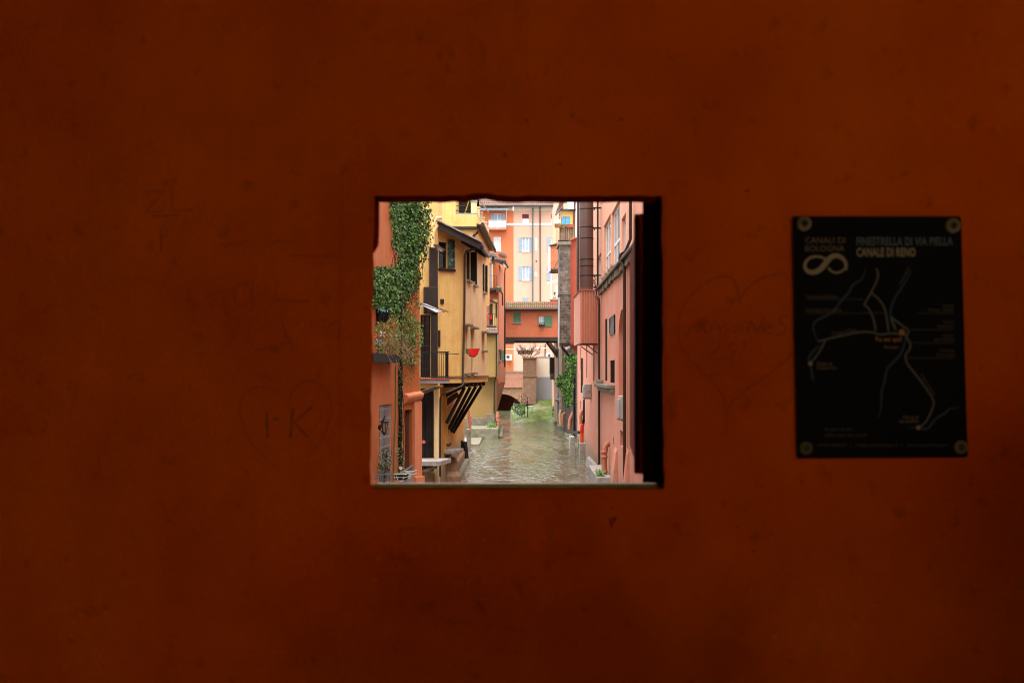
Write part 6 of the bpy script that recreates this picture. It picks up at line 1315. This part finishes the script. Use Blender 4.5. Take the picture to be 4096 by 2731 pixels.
# ------------------------------------------------------------------ red wall, sooty tower and the cluttered far right bank
hW = thing('red_house', 'narrow red house end beyond the big flue', 'house', P3(1066, 0, 74)+Vector((0, 0, WZ-P3(1066, 0, 74).z)))
fw_ = Facade(pt(1046, 74), pt(1084, 74)); fw2 = Facade(Vector((pt(1046, 74).x, 84, 0)), pt(1046, 74)); mb = MB(); zt = fw_.at(1065, 268)[1]; zb2 = fw_.at(1065, 795)[1]
fw_.wall(mb, zb2, zt, 0, fw_.len+.8); fw2.wall(mb, zb2, zt); fw3 = Facade(pt(1078, 74.3), pt(1110, 74.3)); fw3.wall(mb, WZ-.5, zb2-.01); mb.poly([fw_.P(0, 0, zb2), fw_.P(fw_.len, 0, zb2), pt(1078, 74.3)+Vector((0, 0, zb2-.9)), pt(1070, 74.3)+Vector((0, 0, zb2-.5))]); mb.build('wall', M['pink_dark'], hW)
mb = MB(); mb.bar(P3(1043, 278, 73.8), P3(1082, 262, 73.8), .5, .06); mb.build('roof_edge', M['pink_dark'], hW)
tw_ = thing('stone_tower', 'sooty block-built chimney tower overhanging the right bank', 'tower', P3(1018, 800, 74)); YW = 73.2
mb = MB(); x0, x1 = P3(993, 0, YW).x, P3(1047, 0, YW).x
mb.box(x0, x1, YW, YW+2.4, P3(0, 540, YW).z, P3(0, 300, YW).z); mb.build('upper_shaft', M['block'], tw_)
mb = MB(); mb.box(x0-.02, x1+.02, YW-.06, YW+2.4, P3(0, 786, YW).z, P3(0, 540, YW).z-.06); mb.build('lower_shaft', M['block_dark'], tw_)
mb = MB(); mb.box(x0-.06, x1+.05, YW-.1, YW+2.5, P3(0, 540, YW).z-.057, P3(0, 540, YW).z-.003); mb.box(x0-.12, x1+.05, YW-.15, YW+2.5, P3(0, 299, YW).z, P3(0, 283, YW).z); mb.build('band', M['stone'], tw_)
mb = MB(); mb.box(x0+.1, x1-.05, YW, YW+2.2, P3(0, 800, YW).z, P3(0, 786.5, YW).z); mb.bar(P3(1000, 802, YW), P3(1040, 850, YW+2), .12, .12); mb.build('corbel', M['beam'], tw_)
downpipe(tw_, [P3(991, 560, YW-.1), P3(989, 790, YW-.1)], .06, 'zinc')
# yellow rooftop hut with blue shutters
ht = thing('rooftop_hut', 'yellow rooftop hut with sky blue shutters above the stone tower', 'hut', P3(1030, 275, 88)); YH = 88
mb = MB(); fh = Facade(pt(986, YH), pt(1074, YH)); r_ = fh.rect(1003, 158, 1046, 205); wo = window(ht, fh, *r_, .08, fr='dark_wood', pane='blue', cols=2, fw=.03)
xm = (r_[0]+r_[1])/2; shutter(wo, fh, r_[0]+.03, xm-.02, r_[2]+.02, r_[3]-.02, -.04, 'blue', False); shutter(wo, fh, xm+.02, r_[1]-.03, r_[2]+.02, r_[3]-.02, -.04, 'blue', False)
fh.wall(mb, fh.at(1030, 275)[1], fh.at(1030, 130)[1], fh.u(990)); mb.build('wall', M['yellow'], ht)
mb = MB(); mb.fbox(fh, fh.u(980), fh.len, -1, .3, fh.at(1030, 130)[1]+.003, fh.at(1030, 122)[1]); mb.bar(P3(975, 150, YH-.4), P3(1000, 85, YH-.2), .4, .06); mb.build('roof', M['casing'], ht)
mb = MB(); n = 9; a, b = fh.u(990), fh.u(1070)
for k in range(n): mb.fbox(fh, a+(b-a)*k/n+.01, a+(b-a)*(k+1)/n-.01, .8, .84+.01*(k % 2), fh.at(1030, 279)[1], fh.at(1030, 212)[1]+rnd.uniform(-.03, .03))
mb.build('plank_front', M['plank'], ht)
mb = MB(); mb.fbox(fh, a-.1, b+.05, .003, .85, fh.at(1030, 284)[1], fh.at(1030, 280)[1]); mb.build('balcony_floor', M['beam'], ht)
mb = MB(); mb.tube([P3(992, 210, YH-1), P3(992, 95, YH-1)], .03, 5); mb.tube([P3(1004, 60, YH-.9), P3(1003, 118, YH-.9)], .17, 8); mb.tube([P3(1070, 60, YH-.1), P3(1066, 205, YH-.1)], .1, 8); mb.build('post', M['rust'], ht)
mb = MB()
for k in range(4): mb.tube([P3(968+k*4, 150+k*14, YH-1.2), P3(1046+k*6, 70+k*6, YH-1.0)], .008, 3)
mb.build('washing_line', M['white'], ht)
for i, (xa, xb, lb) in enumerate(((968, 994, 'left terracotta flower trough with trailing plants on the hut balcony'), (998, 1022, 'middle terracotta flower trough under the blue shutters'), (1026, 1066, 'right empty terracotta flower trough on the hut balcony'))):
    t = thing('flower_trough', lb, 'flower trough', P3((xa+xb)/2, 211, YH-1), 'flower troughs on the hut balcony'); mb = MB(); a, b = P3(xa, 212, YH-1.1), P3(xb, 197, YH-1.1); mb.box8([(a.x+.04, YH-1.15, a.z), (b.x-.04, YH-1.15, a.z), (b.x-.04, YH-.87, a.z), (a.x+.04, YH-.87, a.z), (a.x, YH-1.2, b.z), (b.x, YH-1.2, b.z), (b.x, YH-.85, b.z), (a.x, YH-.85, b.z)]); mb.build('trough', M['terracotta'], t)
    if i < 2:
        mb = MB(); foliage(mb, [[(xa-2, 188), (xb, 190), (xb, 212), (xa-2, 214)]], 70, lambda x: YH-1, .11, .06, .4); mb.build('leaves', M['ivy_bright'], t)
t = thing('white_cloth', 'white cloth drying beside the hut with blue shutters', 'cloth', P3(985, 195, 87)); mb = MB(); n = 7
for k in range(n): xa, xb = 968+k*4.6, 968+(k+1)*4.6; f_ = lambda x, i: P3(x, 168+i*22-abs(x-984)*.4*(1-i)*-1, 86.9+.08*math.sin(x*.6)); mb.poly([f_(xa, 0), f_(xb, 0), f_(xb, 1), f_(xa, 1)])
mb.build('sheet', M['white'], t, smooth=True)
# brick bay and pale house strip with the person
bb = thing('brick_bay', 'small orange brick bay hanging on the pale house beside the stone tower', 'bay', P3(968, 432, 94)); x0, x1 = P3(948, 0, 94).x, P3(990, 0, 94).x
mb = MB(); mb.box(x0, x1, 94, 95.6, P3(0, 418, 94).z, P3(0, 304, 94).z); mb.build('brickwork', M['brick_orange'], bb)
mb = MB(); mb.box8([(x0-.1, 93.8, P3(0, 304, 94).z+.003), (x1, 93.8, P3(0, 292, 94).z), (x1, 95.7, P3(0, 292, 94).z), (x0-.1, 95.7, P3(0, 304, 94).z+.003), (x0-.1, 93.8, P3(0, 300, 94).z), (x1, 93.8, P3(0, 288, 94).z), (x1, 95.7, P3(0, 288, 94).z), (x0-.1, 95.7, P3(0, 300, 94).z)]); mb.build('roof', M['tile_plain'], bb)
mb = MB(); mb.box(x0+.05, x1, 93.9, 95.6, P3(0, 432, 94).z, P3(0, 418, 94).z-.004); mb.bar(P3(966, 415, 93.8), P3(990, 370, 93.8), .05, .05); mb.build('base', M['beam'], bb)
mb = MB(); mb.box(x0-.14, x0-.003, 93.95, 95.6, P3(0, 430, 94).z, P3(0, 306, 94).z); mb.build('side_plaster', M['cream'], bb)
hP = thing('pale_house', 'pale plaster house strip beside the stone tower with a small loggia', 'house', P3(985, 600, 99.5)); YP = 102.5
mb = MB(); mb.box(P3(966, 0, YP).x, P3(1040, 0, YP).x, YP, YP+6, WZ, P3(0, 90, YP).z); mb.build('wall', M['far_pale'], hP)
mb = MB(); a = P3(947, 602, 99); b = P3(992, 574, 99); mb.box(a.x, b.x, 98.6, 99.1, a.z, b.z); mb.build('parapet', M['brick_red'], hP)
mb = MB(); mb.box(a.x-.08, b.x, 98.5, 99.2, b.z+.003, b.z+.06); mb.build('coping', M['concrete'], hP)
mb = MB(); mb.box(a.x, b.x+.4, 99.11, YP-.01, a.z, a.z+.25); mb.build('loggia_floor', M['concrete'], hP)
mb = MB(); mb.box(P3(949, 0, 99).x, P3(954, 0, 99).x, 98.9, 99.1, b.z+.07, P3(0, 485, 99).z); mb.box(P3(972, 0, 101).x, P3(982, 0, 101).x, 100.8, 101, a.z+.3, P3(0, 500, 101).z); mb.build('post', M['cream'], hP)
mb = MB(); mb.bar(P3(932, 492, 99), P3(992, 478, 99), .05, .05); mb.bar(P3(934, 484, 99.6), P3(992, 468, 99.6), .05, .05)
for k in range(5): mb.bar(P3(934+k*14, 491-k*3, 99), P3(936+k*14, 484-k*3.3, 99.6), .04, .04)
mb.build('drying_rack', M['white'], hP)
downpipe(hP, [P3(970, 210, YP-.2), P3(968, 290, YP-.2), P3(968, 300, YP-.2)], .12, 'pipe_yellow')
# person leaning on the parapet
pe = thing('person', 'dark-haired person in a pale shirt leaning on the brick-red parapet', 'person', P3(969, 600, 99.6)); zc_ = b.z+.06
bx = P3(969, 0, 99.5).x; by = 99.45
def skin_mesh(name, vs_, es, rs, m, par):
    me = bpy.data.meshes.new(name); L = parent_loc(par); me.from_pydata([Vector(v)-L for v in vs_], es, []); o = bpy.data.objects.new(name, me); C.objects.link(o)
    md = o.modifiers.new('skin', 'SKIN'); me.skin_vertices[0].data[0].use_root = True
    for i, r in enumerate(rs): me.skin_vertices[0].data[i].radius = (r, r)
    sb = o.modifiers.new('sub', 'SUBSURF'); sb.levels = 1; sb.render_levels = 1
    dg = bpy.context.evaluated_depsgraph_get(); m2 = bpy.data.meshes.new_from_object(o.evaluated_get(dg)); bpy.data.objects.remove(o)
    m2.name = name; m2.materials.clear(); m2.materials.append(m); m2.polygons.foreach_set('use_smooth', [True]*len(m2.polygons)); o = bpy.data.objects.new(name, m2); C.objects.link(o); o.parent = par; return o
zf = a.z+.26
V_ = [(bx, by+.35, zc_-.10), (bx, by+.28, zc_+.15), (bx, by+.12, zc_+.38), (bx, by+.06, zc_+.50), (bx, by+.02, zc_+.60), (bx, by+.0, zc_+.70),
      (bx-.19, by+.10, zc_+.40), (bx-.25, by+.02, zc_+.14), (bx-.02, by-.16, zc_+.06), (bx+.19, by+.10, zc_+.40), (bx+.25, by+.02, zc_+.14), (bx+.06, by-.20, zc_+.06),
      (bx-.10, by+.38, zc_-.25), (bx-.11, by+.34, zc_-.6), (bx-.11, by+.40, zf+.06), (bx+.10, by+.38, zc_-.25), (bx+.11, by+.34, zc_-.6), (bx+.11, by+.40, zf+.06)]
E_ = [(0, 1), (1, 2), (2, 3), (3, 4), (4, 5), (2, 6), (6, 7), (7, 8), (2, 9), (9, 10), (10, 11), (0, 12), (12, 13), (13, 14), (0, 15), (15, 16), (16, 17)]
skin_mesh('body', V_, E_, [.15, .14, .14, .06, .095, .075, .07, .05, .035, .07, .05, .035, .085, .065, .045, .085, .065, .045], M['skin'], pe)
skin_mesh('shirt', V_[:3]+[V_[6], V_[7], V_[9], V_[10]], [(0, 1), (1, 2), (2, 3), (3, 4), (2, 5), (5, 6)], [.17, .165, .165, .09, .065, .09, .065], M['shirt'], pe)
hd = Vector(V_[4])+Vector((0, 0, .03))
mb = MB(); mb.ball(hd+Vector((0, .02, .06)), .115, 12, (1, 1.05, 1.0)); mb.build('hair', M['hair'], pe, smooth=True)
mb = MB(); mb.ball(hd+Vector((0, -.075, -.06)), .05, 8, (1.1, .7, .8)); mb.build('beard', M['hair'], pe, smooth=True)
mb = MB(); mb.lathe(hd+Vector((0, -.10, .0)), [(.016, 0), (.004, .03)], 6, (0, -1, -.3)); [mb.ball(hd+Vector((s_*.035, -.095, .03)), .012, 6) for s_ in (-1, 1)]; [mb.ball(hd+Vector((s_*.1, 0, 0)), .025, 6, (.5, 1, 1.3)) for s_ in (-1, 1)]; mb.build('face', M['skin'], pe)
mb = MB()
for p, s_ in ((Vector(V_[8]), 1), (Vector(V_[11]), -1)):
    mb.ball(p+Vector((.04*s_, -.01, -.01)), .045, 8, (1, .8, .5))
    for k, L_ in enumerate((.065, .08, .075, .06)): q0_ = p+Vector((.075*s_, -.035+.022*k, -.005)); mb.tube([q0_, q0_+Vector((L_*.55*s_, -.005, -.005)), q0_+Vector((L_*s_, -.008, -.025))], .009, 5)
    q0_ = p+Vector((.03*s_, -.045, 0)); mb.tube([q0_, q0_+Vector((.03*s_, -.03, .0)), q0_+Vector((.055*s_, -.035, -.01))], .010, 5)
mb.build('hand', M['skin'], pe)
# dark hanging box, pipes and ivy on the far right bank
db = thing('metal_cabinet', 'dark hanging metal cabinet under the right end of the bridge', 'cabinet', P3(966, 968, 103)); a, b = P3(946, 968, 102.5), P3(990, 858, 102.5)
mb = MB(); mb.box(a.x, b.x, 102.5, 104.2, a.z+.55, b.z); mb.build('upper_case', M['casing'], db); mb = MB(); mb.box(a.x+.02, b.x, 102.45, 104.2, a.z, a.z+.54); mb.build('lower_case', M['metal_box_dark'], db)
mb = MB(); mb.bar((a.x, 102.44, (a.z+b.z)/2+.1), (b.x, 102.44, (a.z+b.z)/2+.1), .04, .04); mb.bar((a.x+.5, 102.44, a.z+.6), (a.x+.5, 102.44, b.z), .03, .03); mb.build('rib', M['iron'], db)
hS = thing('dark_bank_wall', 'dark old wall with drainpipes behind the ivy on the right bank', 'wall', P3(1030, 1200, 90)); YS0, YS1 = 96, 70
fs_ = Facade(Vector((P3(985, 0, 96).x, 96, 0)), Vector((P3(1082, 0, 72).x+.1, 72, 0))); mb = MB(); fs_.wall(mb, WZ-.5, P3(0, 800, 85).z); mb.build('wall', M['block_dark'], hS)
fs9 = Facade(Vector((4.35, 107, 0)), Vector((P3(985, 0, 96).x, 96, 0))); mb = MB(); fs9.wall(mb, WZ-.5, 5.5); mb.build('wall', M['stone_brown'], hS)
for x, y0, y1, Y, r, m_ in ((996, 790, 1180, 92, .08, 'zinc'), (1003, 800, 1190, 91, .07, 'pipe_yellow'), (1010, 805, 1190, 90, .09, 'pipe_dark'), (982, 1040, 1170, 95, .07, 'zinc'), (989, 1060, 1180, 94, .08, 'zinc'), (1072, 880, 1230, 75, .13, 'casing'), (1066, 960, 1300, 74.5, .10, 'pipe_dark')):
    downpipe(hS, [P3(x, y0, Y), P3(x-1, (y0+y1)/2, Y), P3(x, y1, Y)], r, m_)
for pts_, Y, r, m_ in (([(1000, 1120), (994, 1140), (996, 1190)], 88, .11, 'pipe_yellow'), ([(1022, 1135), (1010, 1140), (1008, 1190)], 86, .13, 'pipe_clay'), ([(1064, 1130), (1046, 1165), (1042, 1215)], 78, .16, 'pipe_clay'), ([(1072, 1170), (1066, 1180), (1066, 1230)], 76, .12, 'pipe_clay')):
    downpipe(hS, [P3(x, y, Y) for x, y in pts_], r, m_, 'waste_pipe')
mb = MB()
for x0, x1, yt, Y in ((966, 998, 1165, 98), (990, 1030, 1190, 88), (1028, 1046, 1235, 78), (1036, 1064, 1255, 74)): mb.box(P3(x0, 0, Y).x, P3(x1, 0, Y).x+.3, Y, Y+3.5, WZ-.5, P3(0, yt+10, Y).z)
mb.build('pier', M['mossy_stone'], hS, bevel=.05)
mb = MB(); mb.box8([P3(968, 1068, 93), P3(1006, 1068, 93), P3(1008, 1078, 94.2), P3(985, 1085, 94.2)]+[p_+Vector((0, 0, .06)) for p_ in (P3(968, 1068, 93), P3(1006, 1068, 93), P3(1008, 1078, 94.2), P3(985, 1085, 94.2))]); mb.build('awning', M['white'], hS)
mb = MB(); mb.tube([P3(1048, 812, 80), P3(1034, 815, 80), P3(1030, 820, 80)], .2, 10); mb.build('duct', M['zinc'], hS)
iv2 = thing('ivy', 'bright green ivy hanging on the dark wall of the right bank', 'ivy', P3(1030, 1100, 84))
def yS(x): return (fs_.A+fs_.X*fs_.u(x)).y
mb = MB(); foliage(mb, [[(1015, 850), (1050, 835), (1078, 845), (1076, 900), (1062, 950), (1066, 1000), (1058, 1080), (1040, 1100), (1020, 1085), (1010, 1030), (985, 1000), (974, 965), (990, 940), (1025, 930), (1032, 890)]], 1500, lambda x: min(90, yS(x)-1.2), .22, .14, 1.6, clump=.45); mb.build('leaves', M['ivy_bright'], iv2)
mb = MB()
for k in range(8):
    x = rnd.uniform(1020, 1065); mb.tube([P3(x, 1095, yS(x)-.7), P3(x+rnd.uniform(-6, 6), 960, yS(x)-.8), P3(x+rnd.uniform(-10, 10), 850, yS(x)-.8)], .03, 4)
for k in range(6): mb.tube([P3(1005+k*6, 820+k*5, 88), P3(1020+k*5, 870, 87), P3(1030+k*4, 930, 86)], .015, 4)
mb.build('stem', M['stem_dark'], iv2)
